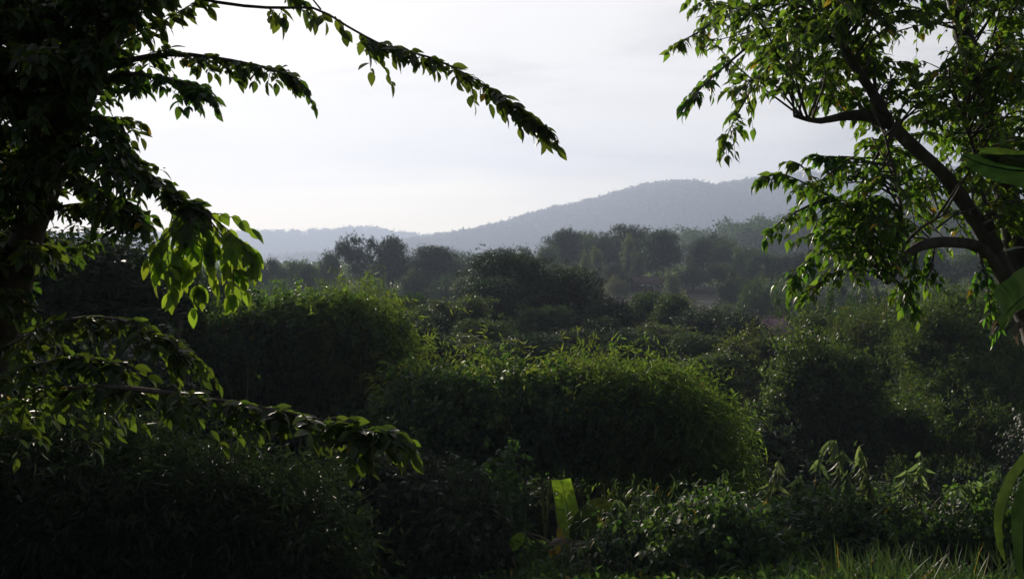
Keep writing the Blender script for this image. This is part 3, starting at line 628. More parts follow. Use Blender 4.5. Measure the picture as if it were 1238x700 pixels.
# ---------------------------------------------------------------- thickets, creeper mounds and bushes of the middle distance
def thicket(name, label, cat, ells, layers, culms=0, seed=1, group=None, culm_mat='culm', bare=None):
    """layers: (part name, template, material, ells or None, sprays, leaf size, mode, k, amp)"""
    E = [ell(*e) for e in ells]; c = np.mean([e[0] for e in E], 0); c = np.array([c[0], c[1], float(ground_h(c[0], c[1]))])
    t = thing(name, label, cat, c, group); r = rs(seed)
    for i, (pn, tm, mt, sub, n, sz, mode, k, amp) in enumerate(layers):
        mb = MB(); blob(mb, [ell(*e) for e in sub] if sub else E, n, tm, sz, mode, seed * 7 + i, k, .35, amp, inner=.10 if mt == 'bamboo_lit' else .6)
        mb.build(pn, M[mt], t, False, c)
    if culms:
        for i in range(culms):
            mb = MB()
            e, a = E[r.randint(len(E))]; top = e + r.randn(3) * a * .35; b0 = np.array([c[0] * .35 + top[0] * .65 + r.randn() * .5, c[1] * .4 + top[1] * .6 + r.randn() * .4, 0]); b0[2] = ground_h(b0[0], b0[1]) - .1
            mid = b0 * .45 + top * .55 + np.array([0, 0, .25 * np.linalg.norm(top - b0)]) * .6
            mb.tube(spline([b0, mid, top], 14), np.linspace(.03, .008, 14), 5)
            mb.build('culm' if culm_mat == 'culm' else 'stem', M[culm_mat], t, True, c)
    return t
A_E = [(262, 425, 22, 62, 50, 1.2), (315, 408, 22.2, 72, 47, 1.3), (380, 398, 22, 72, 42, 1.3), (432, 415, 21.7, 48, 48, 1.1), (452, 455, 21.5, 38, 42, 1.0), (330, 450, 22.6, 80, 42, 1.3), (240, 470, 22.3, 50, 50, 1.2)]
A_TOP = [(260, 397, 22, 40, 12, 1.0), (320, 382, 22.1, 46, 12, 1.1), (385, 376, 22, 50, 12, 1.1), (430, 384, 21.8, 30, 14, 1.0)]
thicket('bamboo_thicket', 'domed bamboo thicket roofed with sunlit creeper, behind the tip of the low branch', 'bamboo', A_E,
        [('creeper', HEART, 'vine', A_E[:4] + A_E[5:], 4200, .08, 'vine', 7, .26), ('foliage', SLIM, 'bamboo_lit', A_E[3:5] + [(465, 480, 21.4, 26, 26, .8)], 3400, .15, 'bamboo', 8, .42),
         ('top_foliage', HEART, 'vine', A_TOP, 900, .09, 'bush', 6, .5), ('lit_tendrils', SLIM, 'shoot', A_TOP, 420, .12, 'bush', 7, .5), ('top_foliage', SLIM, 'bamboo_lit', A_TOP, 500, .14, 'bamboo', 7, .5)], 14, 31)  # pale dry growth on top, the rim's sunlight painted into its colour too
B_E = [(515, 487, 19, 55, 44, 1.2), (575, 483, 19.2, 62, 38, 1.3), (640, 481, 19, 66, 42, 1.3), (705, 479, 19, 64, 40, 1.3), (765, 489, 18.8, 56, 42, 1.2), (815, 502, 18.6, 46, 48, 1.1), (848, 540, 18.4, 36, 48, 1.0),
       (560, 520, 19.2, 66, 42, 1.2), (640, 520, 19.2, 70, 42, 1.2), (715, 522, 19, 66, 42, 1.1), (790, 545, 18.7, 46, 42, 1.0)]
B_TOP = [(505, 460, 19, 34, 16, .9), (560, 462, 19.2, 40, 12, 1.0), (625, 460, 19, 40, 12, 1.0), (690, 454, 19, 40, 16, 1.0), (740, 462, 18.9, 36, 14, 1.0), (795, 478, 18.7, 34, 18, .9)]
thicket('bamboo_thicket', 'long arching bamboo thicket bending over to a rounded feathery end above the clearing', 'bamboo', B_E,
        [('creeper', HEART, 'vine', B_E[:5] + B_E[7:10], 8600, .08, 'vine', 7, .3), ('foliage', SLIM, 'bamboo_lit', B_E[5:7] + B_E[10:] + [(770, 490, 18.6, 48, 40, 1.0), (862, 575, 18.4, 26, 32, .7)], 4600, .145, 'bamboo', 8, .42),
         ('top_foliage', SLIM, 'bamboo_lit', B_TOP, 750, .15, 'bamboo', 8, .6)], 22, 32)
C_E = [(-60, 640, 11, 130, 110, 1.1), (60, 625, 11.2, 130, 105, 1.2), (170, 640, 11, 130, 110, 1.2), (280, 655, 11, 100, 95, 1.0), (350, 690, 10.8, 70, 70, .8)]
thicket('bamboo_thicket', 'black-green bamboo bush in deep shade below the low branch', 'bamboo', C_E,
        [('foliage', SLIM, 'bamboo_shaded', None, 9000, .12, 'bamboo', 8, .25), ('inner_foliage', SLIM, 'bamboo_shaded', None, 3000, .15, 'bamboo', 8, .1)], 10, 33)
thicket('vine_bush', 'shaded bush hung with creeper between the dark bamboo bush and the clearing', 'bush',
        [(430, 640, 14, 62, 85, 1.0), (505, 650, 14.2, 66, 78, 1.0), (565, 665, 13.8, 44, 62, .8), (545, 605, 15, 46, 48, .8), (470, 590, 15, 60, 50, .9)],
        [('foliage', HEART, 'vine_shaded', None, 5200, .09, 'vine', 7, .25), ('foliage', SLIM, 'bamboo_shaded', None, 1500, .14, 'bamboo', 8, .3)], 14, 34, None, 'bark_dark')
thicket('vine_bush', 'sunlit-edged creeper climbing at the shadowy mouth of the clearing, above the tiny banana sucker', 'bush',
        [(612, 600, 16, 24, 45, .5), (604, 645, 15.5, 24, 42, .5)], [('foliage', HEART, 'vine', None, 420, .085, 'vine', 6, .45)], 5, 35, None, 'stalk')
thicket('creeper_mound', 'rounded creeper mound at the bottom edge beside the small banana plant', 'creeper',
        [(850, 668, 13, 66, 52, .9), (905, 678, 13.2, 58, 48, .8), (868, 640, 13.1, 44, 34, .7)],
        [('foliage', HEART, 'vine', None, 4200, .07, 'vine', 7, .22), ('foliage', WIDELANCE, 'grass', None, 700, .12, 'bush', 6, .4)], 10, 36, None, 'stalk')
thicket('creeper_mound', 'straggling lit creeper heap with long hanging leaves just right of the upright banana leaf', 'creeper',
        [(770, 668, 13.3, 42, 40, .6), (735, 680, 13, 32, 32, .5), (795, 645, 13.6, 26, 26, .5), (745, 650, 13.8, 22, 24, .4)],
        [('foliage', HEART, 'vine', None, 900, .065, 'vine', 6, .4), ('foliage', WIDELANCE, 'grass', None, 1100, .13, 'vine', 6, .5)], 12, 37, None, 'stalk')
thicket('creeper_mound', 'broad creeper mound from which the tall drooping shoots rise', 'creeper',
        [(985, 645, 14.6, 50, 42, .9), (1050, 648, 14.4, 60, 44, .9), (1110, 655, 14.5, 48, 40, .8), (945, 660, 14.2, 36, 32, .7)],
        [('foliage', HEART, 'vine', None, 4600, .07, 'vine', 7, .28), ('foliage', WIDELANCE, 'grass', None, 1000, .12, 'bush', 6, .4)], 10, 38, None, 'stalk')
thicket('creeper_mound', 'loose creeper tangle at the edge of the view beneath the hanging banana leaf', 'creeper',
        [(1170, 640, 14.2, 30, 60, .6), (1215, 650, 14.4, 36, 60, .7), (1262, 640, 14.4, 36, 70, .7)],
        [('foliage', HEART, 'vine', None, 1300, .07, 'vine', 7, .4)], 8, 39, None, 'stalk')
_r1 = rs(17); R1 = [(1112, 398, 37, 30, 36, 1.0), (1165, 382, 38, 34, 34, 1.1), (1222, 388, 37, 36, 40, 1.1)]
for i in range(26):
    v_ = 400 + 140 * (i / 25.); R1.append((1075 + 200 * _r1.rand(), v_, 37 - 7 * (v_ - 380) / 160 + _r1.randn() * .5, 22 + 16 * _r1.rand(), 20 + 14 * _r1.rand(), .6 + .4 * _r1.rand()))
thicket('bamboo_thicket', 'tall yellow-green bamboo stand rising under the right tree', 'bamboo', R1,
        [('foliage', SLIM, 'bamboo', None, 8500, .17, 'bamboo', 8, .4), ('foliage', DIAMOND, 'bush', None, 3200, .14, 'bush', 7, .3)], 16, 40)
thicket('broadleaf_bush', 'dark round tree speckled with glossy leaves, in front of the yellow-green bamboo stand', 'tree',
        [(975, 462, 30, 40, 56, 1.2), (1010, 480, 30.5, 42, 58, 1.2), (955, 510, 30, 42, 45, 1.1), (1030, 520, 30, 45, 45, 1.1), (990, 535, 29.6, 50, 42, 1.1)],
        [('foliage', DIAMOND, 'bush', None, 7000, .13, 'bush', 7, .22)], 12, 41, None, 'bark_dark')
k_ = 0
for (lab, es, n, mode, mt) in [
    ('narrow pointed bush at the front of the green slope beside the arching thicket', [(890, 452, 40, 24, 36, 1.0), (884, 478, 40, 26, 30, 1.0), (900, 500, 39, 30, 34, 1.0)], 2600, 'bush', 'bush'),
    ('bushy pointed tree on the green slope just below the pink roof', [(915, 435, 42, 26, 32, 1.1), (930, 455, 42, 28, 38, 1.1), (905, 465, 41.5, 22, 30, 1.0)], 3000, 'bush', 'bush'),
    ('light green tree on the slope between the pink roof and the tall bamboo stand', [(995, 410, 43, 26, 26, 1.1), (975, 425, 43, 26, 30, 1.1), (1012, 430, 42.5, 24, 30, 1.0)], 3000, 'bush', 'bush'),
    ('rounded pale green tree touching the tall bamboo stand', [(1036, 415, 40, 28, 32, 1.1), (1050, 445, 39, 30, 40, 1.2), (1065, 400, 41, 24, 30, 1.0)], 3000, 'bamboo', 'bamboo'),
    ('low shadowed bush in the hollow behind the drooping shoots', [(1000, 632, 24, 56, 34, 1.0), (1070, 634, 24, 56, 34, 1.0), (1050, 622, 26, 60, 30, 1.0)], 2800, 'vine', 'vine_shaded'),
    ('dark bush behind the rounded end of the arching thicket', [(920, 560, 24, 40, 54, 1.0), (905, 610, 22, 40, 40, .8), (950, 590, 23, 40, 42, .9)], 3400, 'vine', 'vine_shaded'),
    ('shadowed bush below the tall bamboo stand at the edge of the view', [(1150, 612, 25, 60, 44, 1.1), (1225, 600, 25, 60, 50, 1.1), (1270, 550, 26, 50, 70, 1.0)], 3000, 'vine', 'vine_shaded'),
    ('black bush at the back of the clearing under the arching thicket', [(660, 630, 21, 50, 46, .9), (720, 620, 21.5, 60, 50, .9), (790, 625, 21, 50, 40, .8), (600, 620, 22, 50, 50, .9)], 3600, 'vine', 'vine_shaded'),
    ('dark bush under the domed bamboo thicket', [(300, 520, 23, 70, 42, 1.1), (400, 520, 23.5, 60, 36, 1.0), (220, 520, 23, 60, 46, 1.1)], 3000, 'vine', 'vine_shaded'),
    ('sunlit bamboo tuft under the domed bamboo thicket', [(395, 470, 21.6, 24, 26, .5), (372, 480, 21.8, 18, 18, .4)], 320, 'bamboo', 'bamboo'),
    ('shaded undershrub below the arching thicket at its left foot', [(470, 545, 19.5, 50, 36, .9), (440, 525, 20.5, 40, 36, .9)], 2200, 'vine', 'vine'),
    ('shaded bush tucked behind the low branches of the big dark tree', [(60, 475, 16.5, 90, 60, 1.2), (165, 470, 17, 70, 56, 1.1), (-40, 480, 16, 70, 70, 1.1)], 4000, 'vine', 'vine_shaded')]:
    k_ += 1
    thicket('bush', lab, 'bush', es, [('foliage', {'vine': HEART, 'bush': DIAMOND, 'bamboo': SLIM}[mode], mt, None, n, {'vine': .10, 'bush': .15, 'bamboo': .17}[mode], mode, 7, .3)], 7, 60 + k_, None, 'bark_dark')

# tall drooping shoots standing above the creeper mound
def shoot(lab, pts, seed, leaf=.23):
    r = rs(seed); p = spline([P(*q) for q in pts], 18); b0 = p[0].copy(); g = float(ground_h(b0[0], b0[1])); og = np.array([b0[0], b0[1], g])
    p = np.concatenate([[og + [0.02, 0, 0]], p]); mb = MB(); mb.tube(p, np.linspace(.012, .004, len(p)), 5)
    t = thing('climbing_shoot', lab, 'climbing plant', og, 'tall drooping shoots above the creeper mound')
    mb.build('stalk', M['stalk'], t, True, og); lv = Leaves()
    for i in range(len(p) - 11, len(p)):
        for q in range(2):
            a = unit(np.array([r.randn() * .5, r.randn() * .5, -1.0])); lv.add(p[i] + r.randn(3) * .012, a, r.randn(3) + np.array([0, -.6, 0]), (leaf * (.8 + .3 * r.rand()), leaf * (.55 + .6 * r.rand()), leaf))
    mb = MB(); lv.into(mb, WIDELANCE); mb.build('leaves', M['shoot'], t, False, og)
for i, (lab, pts) in enumerate([
    ('bare-based climbing shoot leaning on its own between the two creeper mounds', [(925, 626, 13.9), (930, 600, 13.9), (937, 572, 13.9), (941, 556, 13.9)]),
    ('short leaning climbing shoot beside the lone bare-based one', [(953, 612, 14.5), (960, 590, 14.5), (967, 574, 14.5)]),
    ('tallest climbing shoot, its drooping top arching above the mound', [(982, 610, 14.5), (985, 580, 14.5), (993, 550, 14.5), (1006, 532, 14.4), (1012, 538, 14.4)]),
    ('slim upright climbing shoot next to the tallest one', [(1012, 610, 14.4), (1014, 580, 14.4), (1015, 552, 14.4), (1019, 544, 14.4)]),
    ('stubby climbing shoot hidden among the taller ones', [(1024, 612, 14.4), (1025, 590, 14.4), (1024, 572, 14.4)]),
    ('climbing shoot with a hooked tip that bends to the side', [(1052, 615, 14.4), (1050, 585, 14.4), (1044, 560, 14.4), (1038, 540, 14.4)]),
    ('leafy low climbing shoot bowed over the mound', [(1056, 612, 14.3), (1052, 592, 14.3), (1046, 576, 14.3)]),
    ('thin straight climbing shoot half way along the broad mound', [(1092, 615, 14.4), (1094, 590, 14.4), (1096, 568, 14.4)]),
    ('tall straight climbing shoot with leaves spaced down its stalk', [(1108, 615, 14.4), (1111, 580, 14.4), (1113, 546, 14.4)]),
    ('leafy broad-based climbing shoot beside the tall straight one', [(1114, 618, 14.3), (1112, 595, 14.3), (1110, 572, 14.3)]),
    ('long climbing shoot lying over sideways towards the banana leaf', [(1118, 625, 14.3), (1140, 598, 14.3), (1165, 586, 14.2), (1180, 580, 14.2)]),
    ('thick arching climbing shoot crossing above the loose tangle', [(1150, 640, 14.2), (1170, 610, 14.2), (1192, 585, 14.1), (1218, 574, 14.1)]),
    ('slender climbing shoot standing out of the arching one', [(1190, 610, 14.2), (1200, 580, 14.2), (1208, 560, 14.2)]),
    ('little climbing shoot nodding over the small banana plant', [(730, 660, 13.7), (738, 630, 13.7), (745, 605, 13.7), (750, 612, 13.6)])]):
    shoot(lab, pts, 200 + i, .26)

# grass in front of the mounds
def grass(name, n, box, hgt, seed, mat='grass'):
    r = rs(seed); d = box[2] + (box[3] - box[2]) * r.rand(n); u = box[0] + (box[1] - box[0]) * r.rand(n); x = (u - CX) / F * d
    cl = noise3(np.stack([x * 1.3, d * 1.3, 0 * x], -1), seed); k = cl > .05; x, d, n = x[k], d[k], int(k.sum())
    pos = np.stack([x, d, ground_h(x, d) - .03], -1); ax = np.stack([r.randn(n) * .42, r.randn(n) * .42, np.ones(n)], -1)
    tm = leaf_tmpl([0, .016, .014, .010, 0], [0, .2, .5, .8, 1.0], .3, .28)
    mb = MB(); h = hgt * (.5 + .8 * r.rand(n)); mb.inst(tm, pos, ax, r.randn(n, 3), np.stack([np.full(n, hgt) * (.7 + .6 * r.rand(n)), h, h], -1))
    o = mb.build(name, M[mat]); o['kind'] = 'stuff'
grass('grass', 2000, (930, 1300, 10, 13.6), .45, 5); grass('grass', 1500, (600, 860, 12, 14.5), .32, 6); grass('grass', 1500, (-200, 640, 9, 14), .3, 7)
def undergrowth(n, box, size, seed, mat='bush'):
    r = rs(seed); d = box[2] * (box[3] / box[2]) ** r.rand(n); x = (box[0] + (box[1] - box[0]) * r.rand(n) - CX) / F * d
    k = ~((d > 148) & (d < 192) & (x / d > .05) & (x / d < .24)); x, d = x[k], d[k]; n = len(d)
    q = 9; s = size * (d / box[2]) ** .6 * (.6 + .7 * r.rand(n))
    pos = np.stack([x, d, ground_h(x, d)], -1)[:, None] + r.randn(n, q, 3) * (s[:, None, None] * np.array([1.1, 1.1, .5])) + np.array([0, 0, 1]) * s[:, None, None] * .9
    mb = MB(); nn = r.randn(n, q, 3) + np.array([0, 0, 1.0]); ax = r.randn(n, q, 3) + np.array([0, 0, .2])
    mb.inst(DIAMOND, pos.reshape(-1, 3), ax.reshape(-1, 3), nn.reshape(-1, 3), np.repeat(s, q) * (.6 + .7 * r.rand(n * q)))
    o = mb.build('undergrowth', M[mat]); o['kind'] = 'stuff'
undergrowth(30000, (-300, 1500, 9, 45), .065, 8, 'vine'); undergrowth(26000, (-200, 1450, 40, 430), .3, 9)
# ---------------------------------------------------------------- the trees of the valley and the far slope
PROTO = {}
def proto(key, seed, mat, kind):
    """tree one unit tall standing at the origin: (trunk, crown) meshes"""
    r = rs(seed); E = []
    if kind == 'round':
        nl, lo, wd = 11, .38, .34
        for i in range(nl):
            a = i * 2.4 + r.rand(); q = (i + .5) / nl; rad = wd * (1 - .75 * q) * (.7 + .5 * r.rand())
            E.append(((rad * math.cos(a), rad * math.sin(a), lo + (.86 - lo) * q), (.18 + .06 * r.rand(), .18 + .06 * r.rand(), .13 + .05 * r.rand())))
    elif kind == 'open':
        for i in range(13):
            a = i * 2.4 + r.rand(); rad = .12 + .28 * r.rand(); z = .45 + .45 * r.rand() - rad * .25
            E.append(((rad * math.cos(a), rad * math.sin(a), z), (.13, .13, .075 + .03 * r.rand())))
        E.append(((0, 0, .88), (.14, .14, .09)))
    elif kind == 'spread':
        for i in range(13):
            a = i * 2.4 + r.rand(); rad = .42 * math.sqrt((i + .5) / 13); z = .80 - .9 * rad * rad - .1 * r.rand() - (.25 if i % 3 == 0 else 0)
            E.append(((rad * math.cos(a), rad * math.sin(a), z), (.19, .19, .13)))
    elif kind == 'column':
        for i in range(9):
            q = i / 8.; a = i * 2.4; rad = .05
            E.append(((rad * math.cos(a), rad * math.sin(a), .2 + .68 * q), (.17 * (1 - .5 * q) * (.8 + .4 * r.rand()), .17 * (1 - .5 * q), .12)))
    elif kind == 'bush':
        for i in range(10):
            a = i * 2.4 + r.rand(); rad = .45 * math.sqrt((i + .5) / 10); z = .62 - 1.2 * rad * rad + .14 * r.rand()
            E.append(((rad * math.cos(a), rad * math.sin(a), max(z, .22)), (.22, .22, .25)))
    elif kind == 'plume':
        for i in range(14):
            a = i * 2.4 + r.rand(); rad = .12 + .33 * math.sqrt(i / 14.); z = .78 - .55 * rad + .1 * r.randn()
            E.append(((rad * math.cos(a), rad * math.sin(a), z), (.13, .13, .17)))
            E.append(((rad * .8 * math.cos(a), rad * .8 * math.sin(a), z - .3), (.13, .13, .18)))
    elif kind == 'tall':
        for i in range(30):
            a = i * 2.4 + r.rand(); q = ((i + .5) / 30) ** .75; rad = (.13 * math.sqrt(r.rand())) * (1 - .45 * q * q)
            E.append(((rad * math.cos(a), rad * math.sin(a), .14 + .76 * q), (.065 + .03 * r.rand(), .065 + .03 * r.rand(), .05 + .025 * r.rand())))
    elif kind == 'sparse':
        for i in range(12):
            a = i * 2.4 + r.rand(); rad = .08 + .24 * r.rand()
            E.append(((rad * math.cos(a), rad * math.sin(a), .45 + .5 * r.rand()), (.09, .09, .06)))
    n = {'open': 1700, 'sparse': 260, 'column': 1300, 'plume': 3600, 'tall': 5200}.get(kind, 2600)
    mb = MB(); sz = {'plume': .028, 'tall': .0125}.get(kind, .023)
    blob(mb, E, n, SLIM if kind == 'plume' else DIAMOND, sz * (1.15 if kind == 'plume' else 1), 'bamboo' if kind == 'plume' else 'bush', seed + 5, 8, .22, .34 if kind != 'sparse' else .5, 1.6, .18)
    if kind == 'sparse': pass
    crown = mb.build('crown', M[mat]); me1 = crown.data; bpy.data.objects.remove(crown)
    mb = MB(); top = {'open': .8, 'column': .85, 'bush': .5, 'sparse': .9}.get(kind, .7); lean = r.randn(2) * .03
    if kind == 'plume':
        for i in range(12):
            c = E[r.randint(len(E))][0]; mb.tube(spline([(r.randn() * .04, r.randn() * .04, -.03), (c[0] * .35, c[1] * .35, .45), c], 8), np.linspace(.006, .002, 8), 4)
    else:
        mb.tube(spline([(0, 0, -.04), (lean[0], lean[1], .3), (lean[0] * .5, lean[1] * 2, top)], 10), np.linspace(.024, .006, 10) * (.55 if kind == 'sparse' else 1), 7, .05, seed)
        for c, a in E: mb.tube(spline([(lean[0], lean[1], min(.3 + .15 * r.rand(), c[2] * .7)), (c[0] * .5, c[1] * .5, c[2] * .8), c], 7), np.linspace(.009, .002, 7) * (.6 if kind == 'sparse' else 1), 4)
    tr = mb.build('trunk', M['bark_grey' if kind in ('sparse', 'open') else 'bark_dark'], None, True); me2 = tr.data; bpy.data.objects.remove(tr)
    co = np.empty(len(me1.vertices) * 3, np.float32); me1.vertices.foreach_get('co', co); co = co.reshape(-1, 3)
    PROTO[key] = (me2, me1, float(np.percentile(co[:, 2], 99.6)), float(np.percentile(np.abs(co[:, 0]), 98)))
for key, seed, mat, kind in [('round_a', 301, 'tree', 'round'), ('round_b', 302, 'dark_tree', 'round'), ('round_c', 303, 'tree', 'round'), ('spread_a', 304, 'dark_tree', 'spread'), ('spread_b', 305, 'tree', 'spread'),
                             ('open', 306, 'dark_tree', 'open'), ('column', 307, 'pale_tree', 'column'), ('bush_a', 308, 'bush', 'bush'), ('bush_b', 309, 'pale_tree', 'bush'), ('plume_a', 310, 'tree', 'plume'),
                             ('plume_b', 311, 'dark_tree', 'plume'), ('sparse', 312, 'tree', 'sparse'), ('bush_c', 313, 'dark_tree', 'bush'), ('tall_tree', 314, 'tree', 'tall'), ('tall_dark_tree', 315, 'dark_tree', 'tall'), ('tall_bush', 316, 'bush', 'tall'), ('tall_pale_tree', 317, 'pale_tree', 'tall')]:
    proto(key, seed, mat, kind)
_rt = rs(900)
def plant(key, u, vt, d, wpx, lab, group=None, name=None, cat='tree'):
    if 44 < d < 100 and lab.find('dim tree') < 0: d = d * .74
    tr, cr, h0, w0 = PROTO[key]; x = (u - CX) / F * d; g = float(ground_h(x, d)); H = (CY - vt) / F * d - g; W = wpx / F * d / 2
    if (H / h0) > 1.7 * (W / w0) and key[:3] not in ('col', 'spa'):
        W *= 1.25; tr, cr, h0, w0 = PROTO['tall_' + cr.materials[0].name.replace('leaf', '').replace('evergreen_', 'dark_tree').replace('tree_', 'tree').replace('bush_', 'bush').replace('pale_', 'pale_tree')]
    name = name or {'plu': 'bamboo_clump', 'bus': 'shrub', 'col': 'slender_tree', 'spa': 'sparse_tree'}.get(key[:3], 'valley_tree')
    if name == 'bamboo_clump': cat = 'bamboo'
    if name == 'shrub': cat = 'shrub'
    t = thing(name, lab, cat, (x, d, g), group); s = max(W / w0, .25 * H / h0); t.scale = (s, s, H / h0); t.rotation_euler = (0, 0, _rt.rand() * 6.28)
    for nm, me in (('trunk', tr), ('crown', cr)):
        o = link(bpy.data.objects.new(nm, me)); o.parent = t
G1 = 'trees along the hazy line under the far ridge'
plant('open', 428, 284, 168, 62, 'tallest hazy tree under the pale ridge, open crown with sky showing through', G1)
plant('round_b', 474, 286, 164, 58, 'broad domed hazy tree beside the tallest open-crowned one', G1)
plant('round_a', 398, 303, 166, 40, 'low hazy tree tucked against the tallest open-crowned tree', G1)
plant('round_c', 512, 299, 172, 40, 'round hazy tree half hidden behind the broad domed one', G1)
plant('spread_a', 528, 298, 160, 46, 'hazy tree with a flat shoulder next in line after the round half-hidden one', G1)
plant('round_a', 356, 314, 165, 44, 'low rounded hazy tree alone in the dip above the domed bamboo thicket', G1)
plant('open', 328, 312, 160, 38, 'thin-topped hazy tree closest to the bright hanging leaf spray', G1)
plant('round_c', 300, 318, 158, 44, 'hazy tree partly covered by the bright hanging leaf spray', G1)
plant('round_b', 372, 320, 150, 40, 'darker short hazy tree in front of the low rounded one', G1)
plant('round_a', 548, 304, 175, 36, 'small hazy tree in the paler middle of the line', G1)
plant('round_c', 570, 305, 180, 36, 'faint rounded hazy tree left of the notched one', G1)
plant('open', 590, 303, 176, 34, 'faint notched hazy tree behind the dark leafy tree of the valley', G1)
plant('round_b', 612, 300, 170, 40, 'hazy tree top showing just over the dark leafy tree of the valley', G1)
plant('round_c', 634, 298, 178, 40, 'hazy tree top at the foot of the far slope beside the dark hill trees', G1)
plant('bush_b', 563, 336, 125, 30, 'small pale domed tree below the hazy line')
plant('round_c', 540, 334, 130, 40, 'dusky tree in front of the hazy line, beside the small pale domed tree')
plant('round_b', 500, 332, 135, 46, 'dusky tree in front of the broad domed hazy tree')
plant('spread_b', 450, 335, 130, 60, 'wide dusky tree directly above the domed bamboo thicket')
plant('round_a', 395, 338, 128, 50, 'dusky tree low behind the left shoulder of the domed bamboo thicket')
plant('round_c', 340, 338, 124, 54, 'dusky tree just above the left end of the domed bamboo thicket')
plant('bush_a', 590, 340, 120, 44, 'dusky bush between the small pale domed tree and the dark leafy tree')
# far slope, hilltop trees
G2 = 'trees on the hilltop above the field'
plant('round_b', 684, 277, 205, 62, 'broad dark tree at the left end of the hilltop', G2)
plant('round_c', 712, 281, 215, 44, 'tree filling the gap between the two highest hilltop crowns', G2)
plant('spread_a', 752, 272, 212, 70, 'highest wide-spreading dark tree on the hilltop', G2)
plant('round_b', 800, 278, 192, 64, 'big dark dome-shaped tree standing forward of the hilltop, near the hut', G2)
plant('round_a', 662, 296, 195, 40, 'lower tree at the outer foot of the broad dark hilltop tree', G2)
plant('round_c', 778, 284, 214, 40, 'hilltop tree wedged beside the dark dome-shaped tree', G2)
plant('column', 707, 303, 178, 15, 'left one of a pair of pale pointed trees, the shorter')
plant('column', 721, 298, 178, 21, 'right one of a pair of pale pointed trees, the taller')
plant('column', 760, 283, 190, 22, 'tall pale slender tree before the highest hilltop tree')
plant('column', 770, 305, 186, 18, 'smaller pale slender tree close to the dark dome-shaped tree')
plant('column', 812, 329, 158, 25, 'small pale pointed tree on the edge of the ploughed field')
plant('bush_b', 745, 333, 165, 34, 'yellowish shrub beside the hut')
plant('round_b', 742, 318, 180, 34, 'small dark tree between the pale pointed pair and the hut')
plant('bush_a', 690, 330, 160, 40, 'green shrub at the foot of the pale pointed pair')
plant('round_a', 668, 318, 165, 50, 'tree below the left end of the hilltop')
plant('round_b', 848, 288, 205, 46, 'dark hillside tree next after the dome-shaped tree', G2)
plant('round_c', 876, 290, 200, 46, 'hillside tree with a peaked top above the bare field', G2)
plant('round_a', 900, 298, 190, 46, 'hillside tree at the field corner', G2)
plant('open', 862, 282, 225, 40, 'thin tree outlined on the shoulder of the hill', G2)
plant('spread_b', 930, 302, 185, 56, 'wide hillside tree seen behind the lit leaf spray', G2)
plant('round_b', 968, 305, 180, 60, 'hillside tree seen through the lowest leaves of the forked tree', G2)
plant('round_c', 1010, 302, 175, 60, 'hillside tree behind the bent lower limb of the forked tree', G2)
plant('round_a', 1060, 300, 170, 60, 'hillside tree under the bent lower limb of the forked tree', G2)
plant('round_b', 1120, 296, 170, 70, 'hillside tree between the bent limb and the fork', G2)
plant('round_c', 1190, 292, 170, 80, 'hillside tree behind the fork of the lichen-grey limbs', G2)
plant('round_c', 838, 322, 185, 44, 'dark tree at the top edge of the ploughed field')
plant('round_a', 868, 318, 188, 44, 'dark rounded tree above the middle of the ploughed field')
plant('plume_a', 916, 336, 120, 60, 'pale bamboo clump beside the ploughed field')
plant('plume_b', 890, 326, 150, 46, 'hazy bamboo clump at the far corner of the ploughed field')
plant('bush_a', 880, 366, 130, 34, 'round dark shrub at the bottom of the ploughed field')
plant('plume_a', 955, 330, 130, 60, 'bamboo clump behind the sparse trees')
plant('plume_b', 1010, 340, 110, 60, 'bamboo clump behind the bare trunks')
plant('round_b', 1060, 350, 90, 80, 'dim tree above the tall bamboo stand, left of the yellowed leaves')
plant('round_c', 1140, 345, 90, 90, 'dim tree above the tall bamboo stand, below the fork')
